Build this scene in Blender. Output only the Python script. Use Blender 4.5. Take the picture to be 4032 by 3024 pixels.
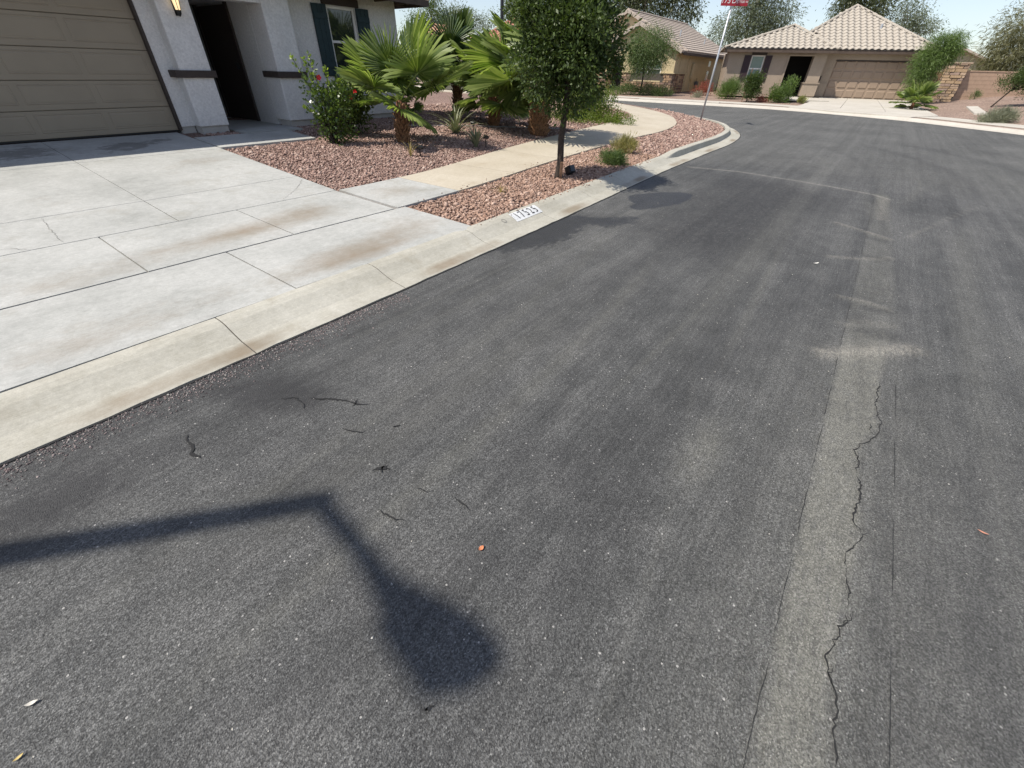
import bpy, bmesh, math, random
import numpy as np
from mathutils import Vector, Matrix

for o in list(bpy.data.objects): bpy.data.objects.remove(o)
SC = bpy.context.scene
COL = SC.collection
R = math.radians

# ------------------------------------------------------------------ camera
cam_d = bpy.data.cameras.new('camera'); cam = bpy.data.objects.new('camera', cam_d); COL.objects.link(cam)
cam_d.sensor_width = 36.0; cam_d.lens = 36.0*1628/4032; cam_d.clip_start = 0.05; cam_d.clip_end = 3000
_r = Vector((0.99960423, 0.01706861, 0.0223616))
_d = Vector((0.02813145, -0.60650459, -0.79458215))
_f = Vector((0.0, 0.79489675, -0.60674472))
cam.matrix_world = Matrix(((_r.x, -_d.x, -_f.x, 0), (_r.y, -_d.y, -_f.y, 0), (_r.z, -_d.z, -_f.z, 1.5), (0, 0, 0, 1)))
SC.camera = cam

# ------------------------------------------------------------------ sky and sun
SUN_EL = R(57.5); SUN_XY = Vector((-0.935, -0.354)).normalized()
w = bpy.data.worlds.new('World'); SC.world = w; w.use_nodes = True
wn = w.node_tree; bg = wn.nodes['Background']
sky = wn.nodes.new('ShaderNodeTexSky'); sky.sky_type = 'NISHITA'; sky.sun_disc = False
sky.sun_elevation = SUN_EL; sky.sun_rotation = math.atan2(SUN_XY.x, SUN_XY.y)
sky.air_density = 1.0; sky.dust_density = 0.8; sky.ozone_density = 2.4; sky.altitude = 350
hs = wn.nodes.new('ShaderNodeHueSaturation'); hs.inputs['Saturation'].default_value = 0.72; hs.inputs['Hue'].default_value = 0.507
wn.links.new(sky.outputs[0], hs.inputs['Color']); wn.links.new(hs.outputs[0], bg.inputs[0]); bg.inputs[1].default_value = 0.118
sd = bpy.data.lights.new('sun', 'SUN'); sd.energy = 4.3; sd.angle = R(0.75); sd.color = (1.0, 0.935, 0.84)
sun = bpy.data.objects.new('sun', sd); COL.objects.link(sun); sun.location = (-20, -5, 30)
_dir = Vector((-SUN_XY.x*math.cos(SUN_EL), -SUN_XY.y*math.cos(SUN_EL), -math.sin(SUN_EL)))
sun.rotation_euler = _dir.to_track_quat('-Z', 'Y').to_euler()
vs = SC.view_settings; vs.view_transform = 'Standard'; vs.look = 'None'; vs.gamma = 1.0; vs.use_curve_mapping = False
vs.exposure = 0.44

# ------------------------------------------------------------------ frames and helpers
LOT = R(53.8)                                   # local x = along our street (s), local y = towards the near house (v)
U = (math.cos(LOT), math.sin(LOT)); V = (-math.sin(LOT), math.cos(LOT))
def W(s, v): return (s*U[0]+v*V[0], s*U[1]+v*V[1])
rng = np.random.default_rng(11); random.seed(5)

def tag(o, label=None, cat=None, group=None, kind=None):
    if label: o['label'] = label
    if cat: o['category'] = cat
    if group: o['group'] = group
    if kind: o['kind'] = kind
    return o
def thing(name, label, cat, loc=(0, 0, 0), rz=0.0, group=None):
    o = bpy.data.objects.new(name, None); COL.objects.link(o); o.empty_display_size = 0.2
    o.location = loc; o.rotation_euler = (0, 0, rz)
    return tag(o, label, cat, group)
def link(name, me, mat=None, parent=None, loc=None, rot=None, scale=None):
    o = bpy.data.objects.new(name, me); COL.objects.link(o)
    if mat and not me.materials: me.materials.append(mat)
    if parent: o.parent = parent
    if loc is not None: o.location = loc
    if rot is not None: o.rotation_euler = rot
    if scale is not None: o.scale = scale
    return o
def mesh(name, verts, faces, smooth=False):
    me = bpy.data.meshes.new(name); me.from_pydata([tuple(map(float, v)) for v in verts], [], faces); me.update()
    if smooth: me.polygons.foreach_set('use_smooth', [True]*len(me.polygons))
    return me
def npmesh(name, verts, quads, attrs=None, smooth=False):
    me = bpy.data.meshes.new(name); verts = np.asarray(verts, np.float32); quads = np.asarray(quads, np.int32)
    k = quads.shape[1]
    me.vertices.add(len(verts)); me.vertices.foreach_set('co', verts.ravel())
    me.loops.add(quads.size); me.loops.foreach_set('vertex_index', quads.ravel())
    me.polygons.add(len(quads)); me.polygons.foreach_set('loop_start', np.arange(0, quads.size, k, dtype=np.int32))
    me.polygons.foreach_set('loop_total', np.full(len(quads), k, np.int32))
    if smooth: me.polygons.foreach_set('use_smooth', np.ones(len(quads), bool))
    for n, a in (attrs or {}).items():
        at = me.attributes.new(n, 'FLOAT', 'POINT'); at.data.foreach_set('value', np.asarray(a, np.float32))
    me.update(); me.validate(); return me
class MB:
    def __init__(s): s.v = []; s.f = []
    def add(s, vs, fs):
        b = len(s.v); s.v += [tuple(p) for p in vs]; s.f += [tuple(i+b for i in f) for f in fs]; return s
    def box(s, x0, x1, y0, y1, z0, z1):
        return s.add([(x0,y0,z0),(x1,y0,z0),(x1,y1,z0),(x0,y1,z0),(x0,y0,z1),(x1,y0,z1),(x1,y1,z1),(x0,y1,z1)],
                     [(3,2,1,0),(4,5,6,7),(0,1,5,4),(1,2,6,5),(2,3,7,6),(3,0,4,7)])
    def poly(s, pts, ext):
        """closed outline pts extruded by vector ext"""
        n = len(pts); e = Vector(ext)
        vs = [tuple(p) for p in pts] + [tuple(Vector(p)+e) for p in pts]
        return s.add(vs, [tuple(range(n))[::-1], tuple(range(n, 2*n))] + [(i, (i+1) % n, n+(i+1) % n, n+i) for i in range(n)])
    def tube(s, path, rad, n=8, cap=True):
        path = [Vector(p) for p in path]; b = len(s.v)
        if not hasattr(rad, '__len__'): rad = [rad]*len(path)
        for i, p in enumerate(path):
            t = (path[min(i+1, len(path)-1)]-path[max(i-1, 0)]).normalized()
            a = t.cross(Vector((0, 0, 1)) if abs(t.z) < .9 else Vector((1, 0, 0))).normalized(); c = t.cross(a)
            for k in range(n):
                th = 2*math.pi*k/n; s.v.append(tuple(p+(a*math.cos(th)+c*math.sin(th))*rad[i]))
        for i in range(len(path)-1):
            for k in range(n):
                s.f.append((b+i*n+k, b+i*n+(k+1) % n, b+(i+1)*n+(k+1) % n, b+(i+1)*n+k))
        if cap: s.f.append(tuple(b+k for k in range(n))[::-1]); s.f.append(tuple(b+(len(path)-1)*n+k for k in range(n)))
        return s
    def lathe(s, prof, c=(0, 0, 0), n=12):
        return s.tube([(c[0], c[1], c[2]+z) for r, z in prof], [max(r, .0005) for r, z in prof], n)
    def build(s, name, mat, parent=None, smooth=False, bevel=0, **k):
        me = mesh(name, s.v, s.f, smooth); bm = bmesh.new(); bm.from_mesh(me); bmesh.ops.recalc_face_normals(bm, faces=bm.faces)
        if bevel: bmesh.ops.bevel(bm, geom=bm.edges[:], offset=bevel, segments=1, affect='EDGES', clamp_overlap=True)
        bm.to_mesh(me); bm.free(); return link(name, me, mat, parent, **k)

# ------------------------------------------------------------------ materials
class NT:
    def __init__(s, name):
        s.m = bpy.data.materials.new(name); s.m.use_nodes = True; s.t = s.m.node_tree; s.b = s.t.nodes['Principled BSDF']
        s.out = s.t.nodes['Material Output']
    def n(s, typ, ins=None, **props):
        nd = s.t.nodes.new('ShaderNode'+typ)
        for k, v in props.items(): setattr(nd, k, v)
        for k, v in (ins or {}).items():
            if hasattr(v, 'links') and hasattr(v, 'is_output'): s.t.links.new(v, nd.inputs[k])
            else: nd.inputs[k].default_value = v
        return nd
    def obj(s, scale=(1, 1, 1), rot=(0, 0, 0)):
        c = s.n('TexCoord').outputs['Object']
        return s.n('Mapping', {'Vector': c, 'Scale': scale, 'Rotation': rot}).outputs[0]
    dim = '3D'
    def noise(s, vec, scale, detail=3, rough=.55):
        return s.n('TexNoise', {'Vector': vec, 'Scale': scale, 'Detail': detail, 'Roughness': rough}, noise_dimensions=s.dim).outputs['Fac']
    def ramp(s, fac, stops):
        nd = s.n('ValToRGB', {'Fac': fac}); cr = nd.color_ramp
        while len(cr.elements) < len(stops): cr.elements.new(.5)
        for e, (p, c) in zip(cr.elements, stops):
            e.position = p; e.color = tuple(c)+(1,) if hasattr(c, '__len__') else (c, c, c, 1)
        return nd.outputs[0]
    def math(s, op, a, b=0.0, clamp=False):
        return s.n('Math', {0: a, 1: b}, operation=op, use_clamp=clamp).outputs[0]
    def mix(s, fac, a, b, mode='MIX'):
        nd = s.n('Mix', {'Factor': fac}, data_type='RGBA', blend_type=mode)
        for i, v in ((6, a), (7, b)):
            if hasattr(v, 'is_output'): s.t.links.new(v, nd.inputs[i])
            else: nd.inputs[i].default_value = tuple(v)+(1,) if len(v) == 3 else v
        return nd.outputs[2]
    def attr(s, name): return s.n('Attribute', attribute_name=name).outputs['Fac']
    def bump(s, h, strength=.3, dist=.01):
        return s.n('Bump', {'Height': h, 'Strength': strength, 'Distance': dist}).outputs[0]
    def set(s, color=None, rough=None, normal=None, metal=None, spec=None):
        for k, v in (('Base Color', color), ('Roughness', rough), ('Normal', normal), ('Metallic', metal), ('Specular IOR Level', spec)):
            if v is None: continue
            if hasattr(v, 'is_output'): s.t.links.new(v, s.b.inputs[k])
            else: s.b.inputs[k].default_value = tuple(v)+(1,) if hasattr(v, '__len__') and len(v) == 3 else v
        return s.m
MATS = {}
def simple(name, col, rough=.6, var=.12, scale=8, bump=0, bscale=60, metal=0, spec=.4, bdist=.004):
    if name in MATS: return MATS[name]
    t = NT(name); p = t.obj(); n = t.noise(p, scale, 4)
    c = t.ramp(n, [(.25, [max(0, x*(1-var)) for x in col]), (.75, [x*(1+var) for x in col])])
    nor = t.bump(t.noise(p, bscale, 3), bump, bdist) if bump else None
    MATS[name] = t.set(c, rough, nor, metal, spec); return MATS[name]

def mat_asphalt():
    t = NT('asphalt'); t.dim = '2D'; p = t.obj()
    vor = t.n('TexVoronoi', {'Vector': p, 'Scale': 230.0}, feature='F1', voronoi_dimensions='2D')
    grain = t.n('SeparateColor', {'Color': vor.outputs['Color']}).outputs[0]
    big = t.noise(p, .55, 4, .6); mid = t.noise(p, 4.5, 4, .65)
    streak = t.noise(t.obj((.10, 2.6, 1)), 1.4, 4, .6); fine = t.noise(t.obj((3, 60, 1)), 1.0, 2)
    thin = t.noise(t.obj((.05, 9, 1)), 1.4, 5, .6)
    tone = t.math('ADD', t.math('ADD', t.math('MULTIPLY', big, .42), t.math('MULTIPLY', thin, .22)), t.math('ADD', t.math('MULTIPLY', streak, .40), t.math('MULTIPLY', mid, .31)))
    base = t.ramp(tone, [(.42, (.045, .046, .045)), (.62, (.080, .081, .079)), (.84, (.124, .124, .119))])
    g = t.ramp(grain, [(0, .45), (.5, .93), (.94, 1.45), (1, 2.0)])
    c = t.mix(1.0, base, g, 'MULTIPLY')
    gn = t.noise(p, 125, 3, .7)
    c = t.mix(.7, c, t.ramp(gn, [(.3, .60), (.7, 1.40)]), 'MULTIPLY')
    pv = t.n('TexVoronoi', {'Vector': p, 'Scale': 165.0}, feature='F1', voronoi_dimensions='2D')
    c = t.mix(.55, c, t.ramp(pv.outputs['Distance'], [(.25, 1.10), (.52, .92), (.78, .5)]), 'MULTIPLY')
    # fine tooth marks dragged along the street
    c = t.mix(.35, c, t.ramp(fine, [(.35, .72), (.65, 1.28)]), 'MULTIPLY')
    # light stones showing in the surface
    v2 = t.n('TexVoronoi', {'Vector': p, 'Scale': 42.0}, feature='F1', voronoi_dimensions='2D')
    sp = t.n('SeparateColor', {'Color': v2.outputs['Color']})
    near = t.math('LESS_THAN', v2.outputs['Distance'], t.math('MULTIPLY', sp.outputs[1], .17))
    speck = t.math('MULTIPLY', near, t.math('GREATER_THAN', sp.outputs[0], .945))
    c = t.mix(speck, c, (.38, .37, .35))
    # dust, wet and worn areas with outlines of their own
    ed = t.math('SUBTRACT', t.noise(p, 7, 5, .7), .5)
    dust = t.math('ADD', t.attr('dust'), t.math('MULTIPLY', t.math('SUBTRACT', t.noise(t.obj((1, 2.2, 1)), 11, 6, .75), .53), t.math('MULTIPLY', t.attr('dust'), 2.4)), True)
    c = t.mix(t.math('MULTIPLY', dust, .66), c, t.mix(.7, (.190, .188, .160), t.mix(1, (.205, .20, .170), g, 'MULTIPLY')))
    pale = t.math('ADD', t.attr('pale'), t.math('MULTIPLY', t.math('SUBTRACT', t.noise(t.obj((1, 3, 1)), 16, 5, .8), .56), t.math('MULTIPLY', t.attr('pale'), 4.0)), True)
    c = t.mix(t.math('MULTIPLY', pale, .62), c, t.mix(.6, (.33, .31, .265), t.mix(1, (.33, .31, .265), g, 'MULTIPLY')))
    ed2 = t.math('SUBTRACT', t.noise(t.obj((1, 2.4, 1)), 9, 6, .8), .5)
    wf = t.math('ADD', t.attr('wet'), t.math('MULTIPLY', ed2, .95))
    wet = t.n('MapRange', {'Value': wf, 'From Min': .42, 'From Max': .56}).outputs[0]
    c = t.mix(t.math('MULTIPLY', wet, .72), c, (.022, .023, .026))
    dk = t.math('ADD', t.attr('dark'), t.math('MULTIPLY', ed2, t.math('MULTIPLY', t.attr('dark'), 3.0)), True)
    c = t.mix(t.math('MULTIPLY', dk, .72), c, (.028, .028, .029))
    rough = t.n('MapRange', {'Value': wet, 'To Min': .80, 'To Max': .52}).outputs[0]
    nor = t.bump(t.math('SUBTRACT', t.math('ADD', gn, t.math('MULTIPLY', vor.outputs['Distance'], 1.2)), t.math('MULTIPLY', pv.outputs['Distance'], 1.6)), .6, .004)
    return t.set(c, rough, nor, spec=.35)
def mat_concrete(name, a, b, warm):
    t = NT(name); p = t.obj()
    n1 = t.noise(p, 1.1, 5, .62); n2 = t.noise(p, 14, 4, .65); n3 = t.noise(t.obj((4, 60, 4)), 3, 2)
    tone = t.math('ADD', t.math('MULTIPLY', n1, .65), t.math('MULTIPLY', n2, .35))
    c = t.ramp(tone, [(.30, a), (.70, b)])
    c = t.mix(.5, c, t.ramp(t.noise(p, 150, 2), [(.3, .86), (.7, 1.12)]), 'MULTIPLY')
    c = t.mix(.6, c, t.ramp(n3, [(.3, .86), (.7, 1.1)]), 'MULTIPLY'); c = t.mix(.6, c, t.ramp(t.noise(p, 45, 4, .75), [(.3, .82), (.7, 1.12)]), 'MULTIPLY')
    # scattered small scuffs and grime
    sc = t.math('MULTIPLY', t.math('GREATER_THAN', t.noise(t.obj((1, 2.2, 1)), 24, 4, .75), .66), .30)
    c = t.mix(sc, c, warm)
    st = t.n('MapRange', {'Value': t.math('ADD', t.attr('stain'), t.math('MULTIPLY', t.math('SUBTRACT', t.noise(p, 5, 6, .75), .5), .9)), 'From Min': .22, 'From Max': 1.0}).outputs[0]
    c = t.mix(t.math('MULTIPLY', st, .8), c, t.mix(t.noise(p, 3, 2), (.19, .17, .13), (.22, .155, .095)))
    dp = t.n('MapRange', {'Value': t.math('ADD', t.attr('damp'), t.math('MULTIPLY', t.math('SUBTRACT', t.noise(t.obj((1, 1.6, 1)), 3.5, 6, .75), .5), 1.6)), 'From Min': .42, 'From Max': .62}).outputs[0]
    c = t.mix(t.math('MULTIPLY', dp, .62), c, (.10, .095, .085))
    gr = t.n('MapRange', {'Value': t.noise(p, 2.3, 6, .7), 'From Min': .56, 'From Max': .72}).outputs[0]
    c = t.mix(t.math('MULTIPLY', gr, .45), c, warm)
    return t.set(c, .88, t.bump(t.math('ADD', t.noise(p, 120, 3), n2), .22, .003), spec=.25)
def mat_gravel(name, cols, scale=48):
    t = NT(name); p = t.obj()
    v = t.n('TexVoronoi', {'Vector': p, 'Scale': float(scale)}, feature='F1')
    r = t.n('SeparateColor', {'Color': v.outputs['Color']}).outputs[0]
    st = [(i/(len(cols)-1), c) for i, c in enumerate(cols)]
    c = t.ramp(r, st)
    c = t.mix(.8, c, t.ramp(v.outputs['Distance'], [(.0, 1.1), (.5, .75), (.8, .35)]), 'MULTIPLY')
    c = t.mix(.5, c, t.ramp(t.noise(p, 1.2, 4), [(.3, .75), (.7, 1.2)]), 'MULTIPLY')
    return t.set(c, .95, t.bump(t.math('SUBTRACT', 1.0, v.outputs['Distance']), .9, .02), spec=.15)
def mat_stone(name, cols, rough=.9):
    t = NT(name); r = t.attr('var')
    c = t.ramp(r, [(i/(len(cols)-1), c) for i, c in enumerate(cols)])
    c = t.mix(.5, c, t.ramp(t.noise(t.obj(), 40, 3), [(.3, .75), (.7, 1.2)]), 'MULTIPLY')
    return t.set(c, rough, spec=.2)
def mat_leaf(name, dark, light, trans=.35, rough=.45, spec=.4):
    t = NT(name); r = t.attr('var')
    c = t.ramp(r, [(0, dark), (.6, [(x+y)/2 for x, y in zip(dark, light)]), (1, light)])
    t.set(c, rough, spec=spec)
    tr = t.n('BsdfTranslucent', {'Color': t.mix(1.0, c, (1.5, 1.6, .8), 'MULTIPLY')})
    mx = t.n('MixShader', {0: trans, 1: t.b.outputs[0], 2: tr.outputs[0]})
    t.t.links.new(mx.outputs[0], t.out.inputs[0]); return t.m
def mat_stucco(name, col, var=.06):
    t = NT(name); p = t.obj()
    n = t.noise(p, 2.2, 5, .6); h = t.noise(p, 30, 5, .75)
    c = t.ramp(n, [(.3, [x*(1-var) for x in col]), (.7, [x*(1+var) for x in col])])
    c = t.mix(.75, c, t.ramp(h, [(.35, .78), (.65, 1.12)]), 'MULTIPLY')
    return t.set(c, .92, t.bump(h, .7, .012), spec=.15)
def mat_glass(name, col=(.02, .025, .025), rough=.04):
    t = NT(name); t.set(col, rough, spec=.8); return t.m
def mat_emit(name, col, st):
    t = NT(name); t.set(col, .3); t.b.inputs['Emission Color'].default_value = tuple(col)+(1,); t.b.inputs['Emission Strength'].default_value = st; return t.m

ASPH = mat_asphalt()
CONC = mat_concrete('concrete_grey', (.29, .295, .275), (.475, .475, .45), (.25, .235, .19))
CONCW = mat_concrete('concrete_warm', (.40, .35, .265), (.51, .46, .37), (.34, .28, .20))
CONCK = mat_concrete('concrete_kerb', (.33, .315, .26), (.475, .46, .40), (.25, .22, .16))
CONCF = mat_concrete('concrete_far', (.42, .39, .335), (.53, .50, .44), (.36, .31, .25))
GPINK = [(.14, .088, .072), (.30, .197, .160), (.41, .287, .238), (.25, .160, .130), (.52, .40, .33)]
GORNG = [(.14, .087, .066), (.31, .198, .145), (.42, .285, .215), (.26, .165, .127), (.53, .395, .315)]
GRAV = mat_gravel('gravel_pink', GPINK); GRAVO = mat_gravel('gravel_orange', GORNG); GRAVF = mat_gravel('gravel_far', [(.25, .175, .14), (.38, .28, .225), (.31, .22, .175), (.47, .37, .30)], 22)
STONE = mat_stone('gravel_stone', GPINK[:1]+GPINK[1:]); STONEO = mat_stone('gravel_stone_orange', GORNG)
DIRT = simple('desert_dirt', (.30, .22, .16), .95, .2, 1.5, .4, 20)
STUC = mat_stucco('stucco_white', (.70, .685, .66)); STUCS = simple('foundation_concrete', (.42, .40, .37), .9, .12, 6, .3, 50)
STUCB = mat_stucco('stucco_yellow', (.55, .46, .29)); STUCC = mat_stucco('stucco_tan', (.345, .28, .215)); STUCD = mat_stucco('stucco_sage', (.42, .39, .27))
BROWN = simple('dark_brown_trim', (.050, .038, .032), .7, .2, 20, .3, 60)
DOORM = simple('garage_door_paint', (.285, .24, .175), .55, .06, 3, .12, 120); DOORC = simple('garage_door_tan', (.30, .225, .165), .6, .06, 3)
TEAL = simple('shutter_paint', (.010, .030, .036), .55, .2, 12); PLUM = simple('shutter_plum', (.035, .018, .022), .6)
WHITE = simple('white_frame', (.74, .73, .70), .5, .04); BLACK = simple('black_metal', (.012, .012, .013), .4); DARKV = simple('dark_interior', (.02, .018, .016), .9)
GLASS = mat_glass('window_glass'); GLASSB = mat_glass('window_glass_pale', (.10, .17, .16), .08)
GALV = simple('galvanised_steel', (.48, .50, .52), .45, .08, 10, metal=.5); BRONZE = simple('bronze_pole', (.02, .022, .026), .45)
WOOD = simple('weathered_wood', (.17, .10, .06), .85, .3, 20, .4, 80); FASC = simple('fascia_wood', (.085, .062, .048), .8, .2, 6)
BARK = simple('bark_brown', (.055, .042, .033), .95, .35, 30, .9, 70, bdist=.02); BARKG = simple('bark_grey', (.20, .17, .14), .95, .3, 12, .8, 40, bdist=.02)
PALMT = simple('palm_fibre', (.14, .065, .032), .95, .45, 26, .9, 60, bdist=.02); BOOT = simple('palm_boot', (.25, .135, .068), .85, .6, 22)
JOINT = simple('joint_dirt', (.085, .076, .064), .95, .3, 20)
CRACK = simple('crack_dark', (.020, .020, .020), .95)

# ------------------------------------------------------------------ polylines of the street plan, in (s, v)
def resample(pl, step):
    P = np.array(pl, float); d = np.r_[0, np.cumsum(np.hypot(*np.diff(P, axis=0).T))]
    # smooth by Catmull-Rom like interpolation
    n = max(2, int(d[-1]/step)); t = np.linspace(0, d[-1], n+1); out = []
    T = np.gradient(P, d, axis=0)
    for x in t:
        i = min(np.searchsorted(d, x, 'right')-1, len(P)-2); h = d[i+1]-d[i]; u = (x-d[i])/h
        out.append((2*u**3-3*u**2+1)*P[i]+(u**3-2*u**2+u)*h*T[i]+(-2*u**3+3*u**2)*P[i+1]+(u**3-u**2)*h*T[i+1])
    return np.array(out)
def offset(P, d):
    T = np.gradient(P, axis=0); T /= np.linalg.norm(T, axis=1)[:, None]
    return P+np.c_[-T[:, 1], T[:, 0]]*d
KB = resample([(-14, 3.10), (-6, 3.10), (0, 3.10), (2.2, 3.14), (3.5, 3.18), (5.7, 3.27), (8.45, 3.40), (11.7, 3.47), (14.2, 3.52), (16.2, 3.82), (18.3, 4.70), (19.9, 6.2), (20.8, 8.3), (21.1, 11), (21.1, 16), (21.1, 45)], .25)   # back of the near kerb
FK = resample([(29.4, 50), (29.5, 25), (29.7, 14.5), (30.0, 11.5), (30.45, 8.2), (30.7, 6), (30.45, 4.2), (29.4, 1.3), (28.2, -.9), (26.4, -2.7), (24.6, -4.4), (21, -6.5), (15, -8.0), (5, -8.5), (-25, -8.6)], .4)   # road edge of the far kerb
WF = resample([(3.4, 4.29), (4.48, 4.34), (7.59, 4.68), (11.45, 4.97), (14.38, 5.06), (16.8, 5.60), (18.86, 6.75), (20.0, 8.37), (20.45, 10.5), (20.5, 14), (20.5, 40)], .25)
WB = resample([(3.4, 5.46), (4.71, 5.50), (7.62, 5.99), (11.68, 6.51), (15.03, 6.86), (16.5, 7.12), (17.74, 7.90), (18.5, 9.1), (18.95, 11), (19.1, 14), (19.1, 40)], .25)
def zlot(s, v):
    return np.interp(v, [2.6, 3.1, 4.3, 5.45, 10.3, 14, 60], [.085, .105, .125, .15, .425, .45, .45])
def in_poly(x, y, P):
    ins = np.zeros(np.shape(x), bool); n = len(P)
    for i in range(n):
        x1, y1 = P[i]; x2, y2 = P[(i+1) % n]
        if y1 == y2: continue
        c = ((y1 > y) != (y2 > y)) & (x < (x2-x1)*(y-y1)/(y2-y1)+x1); ins ^= c
    return ins
def seg_dist(x, y, pl):
    d = np.full(np.shape(x), 1e9)
    for (x1, y1), (x2, y2) in zip(pl[:-1], pl[1:]):
        dx, dy = x2-x1, y2-y1; t = np.clip(((x-x1)*dx+(y-y1)*dy)/(dx*dx+dy*dy), 0, 1)
        d = np.minimum(d, np.hypot(x-x1-t*dx, y-y1-t*dy))
    return d
def soft_poly(x, y, P, w):
    d = seg_dist(x, y, list(P)+[P[0]]); return np.clip(.5+np.where(in_poly(x, y, P), d, -d)/w, 0, 1)

# ------------------------------------------------------------------ ground and road
g = MB().add([(-900, -900, -.06), (900, -900, -.06), (900, 900, -.06), (-900, 900, -.06)], [(0, 1, 2, 3)]).build('ground', DIRT)
tag(g, kind='structure')
ss = np.r_[np.arange(-30, -1.4, 1.0), np.arange(-1.4, 4, .022), np.arange(4, 11.5, .05), np.arange(11.5, 37, .4)]
vv = np.r_[np.arange(-14, -3, .5), np.arange(-3, -1, .06), np.arange(-1, 2.85, .022), np.arange(2.85, 4, .1), np.arange(4, 50, 1.)]
S, Vv = np.meshgrid(ss, vv, indexing='ij')
wet = np.zeros_like(S); dust = np.zeros_like(S); dark = np.zeros_like(S); pale = np.zeros_like(S)
puddle = [(6.41, 2.61), (6.63, 2.55), (6.96, 2.37), (7.23, 2.13), (7.22, 1.92), (6.91, 1.85), (6.51, 1.88), (6.05, 2.06), (5.8, 2.19), (5.84, 2.34), (6.1, 2.35), (6.2, 2.49)]
wetp = [(3.25, 2.76), (3.92, 2.80), (4.62, 2.83), (4.96, 2.78), (5.13, 2.38), (5.48, 2.05), (5.16, 1.99), (4.74, 2.18), (4.81, 2.28), (4.68, 2.37), (4.16, 2.29), (3.86, 2.31), (3.54, 2.46), (3.31, 2.54)]
wet = np.maximum(wet, soft_poly(S, Vv, puddle, .20)*1.15)
wet = np.maximum(wet, soft_poly(S, Vv, wetp, .55)*.95)
dark = np.maximum(dark, .75*soft_poly(S, Vv, wetp, .5))
dark = np.maximum(dark, .80*soft_poly(S, Vv, [(4.9, 1.9), (6.2, 1.75), (7.2, 1.9), (9.2, 2.2), (9.5, .9), (8.5, .1), (7, .45), (5.5, .45), (4.5, .8)], .8))
dark = np.maximum(dark, 1.5*soft_poly(S, Vv, [(.45, 2.48), (.75, 2.3), (.86, 1.95), (.74, 1.88), (.55, 2.1)], .20))
dark = np.maximum(dark, 1.2*soft_poly(S, Vv, [(-.2, 2.4), (.0, 2.25), (-.1, 2.05), (-.4, 2.0), (-.6, 2.2)], .3))
dark = np.maximum(dark, .45*np.exp(-((S-.77)/.05)**2-((Vv-1.05)/.05)**2))
for (a, b, r) in ((1.46, 1.02, .07), (.98, .36, .05), (.62, .98, .04), (1.30, .60, .09), (2.4, 1.3, .16)): dark = np.maximum(dark, .5*np.exp(-((S-a)**2+(Vv-b)**2)/r**2))
# dusty strip along the paving seam
vl = -.37+0*S; vr = np.interp(S, [.5, 1.0, 1.3, 1.7, 2.05, 2.3, 2.5, 3.1, 3.7, 4.8, 6.5, 9.1], [-.57, -.53, -.56, -.58, -.55, -.55, -.61, -.61, -.65, -.67, -.63, -.56])
inside = np.clip((vl-Vv)/.05+.3, 0, 1)*np.clip((Vv-vr)/.045+.6, 0, 1)
amp = np.interp(S, [-2, .4, 1.0, 1.8, 2.6, 3.3, 4.0, 5.0, 6.5, 7.5, 8.7, 9.2, 9.6], [.85, .9, .95, 1., .95, .9, .3, .35, .28, .25, .45, .6, 0])
dust = np.maximum(dust, inside*amp)
dust = np.maximum(dust, .30*np.exp(-((Vv+.55)/.5)**2)*np.clip((4.2-S)/1.5, 0, 1))
dust = np.maximum(dust, .55*np.exp(-((S-1.75)/.28)**2-((Vv-.08)/.10)**2))
dust = np.maximum(dust, .25*np.exp(-((Vv+1.35)/.35)**2)*np.clip((5-S)/3, 0, 1))
dust = np.maximum(dust, .22*np.clip((S-9.6)/2, 0, 1))
dust = np.maximum(dust, .30*np.exp(-((Vv-.55)/.16)**2)*np.clip((S-2)/3, 0, 1)*np.clip((11-S)/3, 0, 1))
# washed lines left by run-off
wl = [(9.57, 2.74), (9.79, 1.86), (9.63, .76), (9.51, .23), (9.32, -.34), (9.09, -.56)]
dl = seg_dist(S, Vv, wl); pale = np.maximum(pale, .75*np.exp(-(dl/.045)**2))
for pl, wdt, a in (([(3.20, -.30), (3.34, -.45), (3.50, -.62), (3.66, -.78)], .075, .85), ([(4.34, -.30), (4.36, -.46), (4.31, -.62)], .035, .5), ([(6.96, -.04), (6.8, -.3), (6.59, -.61)], .04, .55),
                   ([(5.44, -.12), (5.55, -.35), (5.81, -.63)], .04, .5), ([(6.86, -.78), (8.57, -1.33), (9.6, -1.69)], .02, .35), ([(3.78, -.36), (3.93, -.5), (4.0, -.66)], .05, .25), ([(9.05, -.50), (8.4, -.48), (7.6, -.5)], .07, .4)):
    pale = np.maximum(pale, a*np.exp(-(seg_dist(S, Vv, pl)/wdt)**2))
for pl, wdt, a in (([(3.74, -.5), (3.84, -.7)], .09, .6), ([(4.22, -.5), (4.26, -.62)], .05, .6), ([(5.72, -.45), (5.74, -.6)], .06, .5), ([(6.50, -.4), (6.46, -.58)], .07, .4), ([(3.9, -.45), (4.02, -.45)], .08, .5),
                   ([(1.0, 1.5), (3.2, 1.45), (5, 1.1)], .20, .25), ([(-1, .95), (2.0, .35), (4.5, -.12)], .16, .30), ([(5.5, .35), (7.5, .55), (9.3, .75)], .22, .45), ([(2.6, -.45), (2.62, -.5)], .05, .2),
                   ([(5.0, .3), (5.15, -.1)], .10, .3), ([(-2, -.78), (3, -.72)], .05, .25)):
    dark = np.maximum(dark, a*np.exp(-(seg_dist(S, Vv, pl)/wdt)**2))
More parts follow.
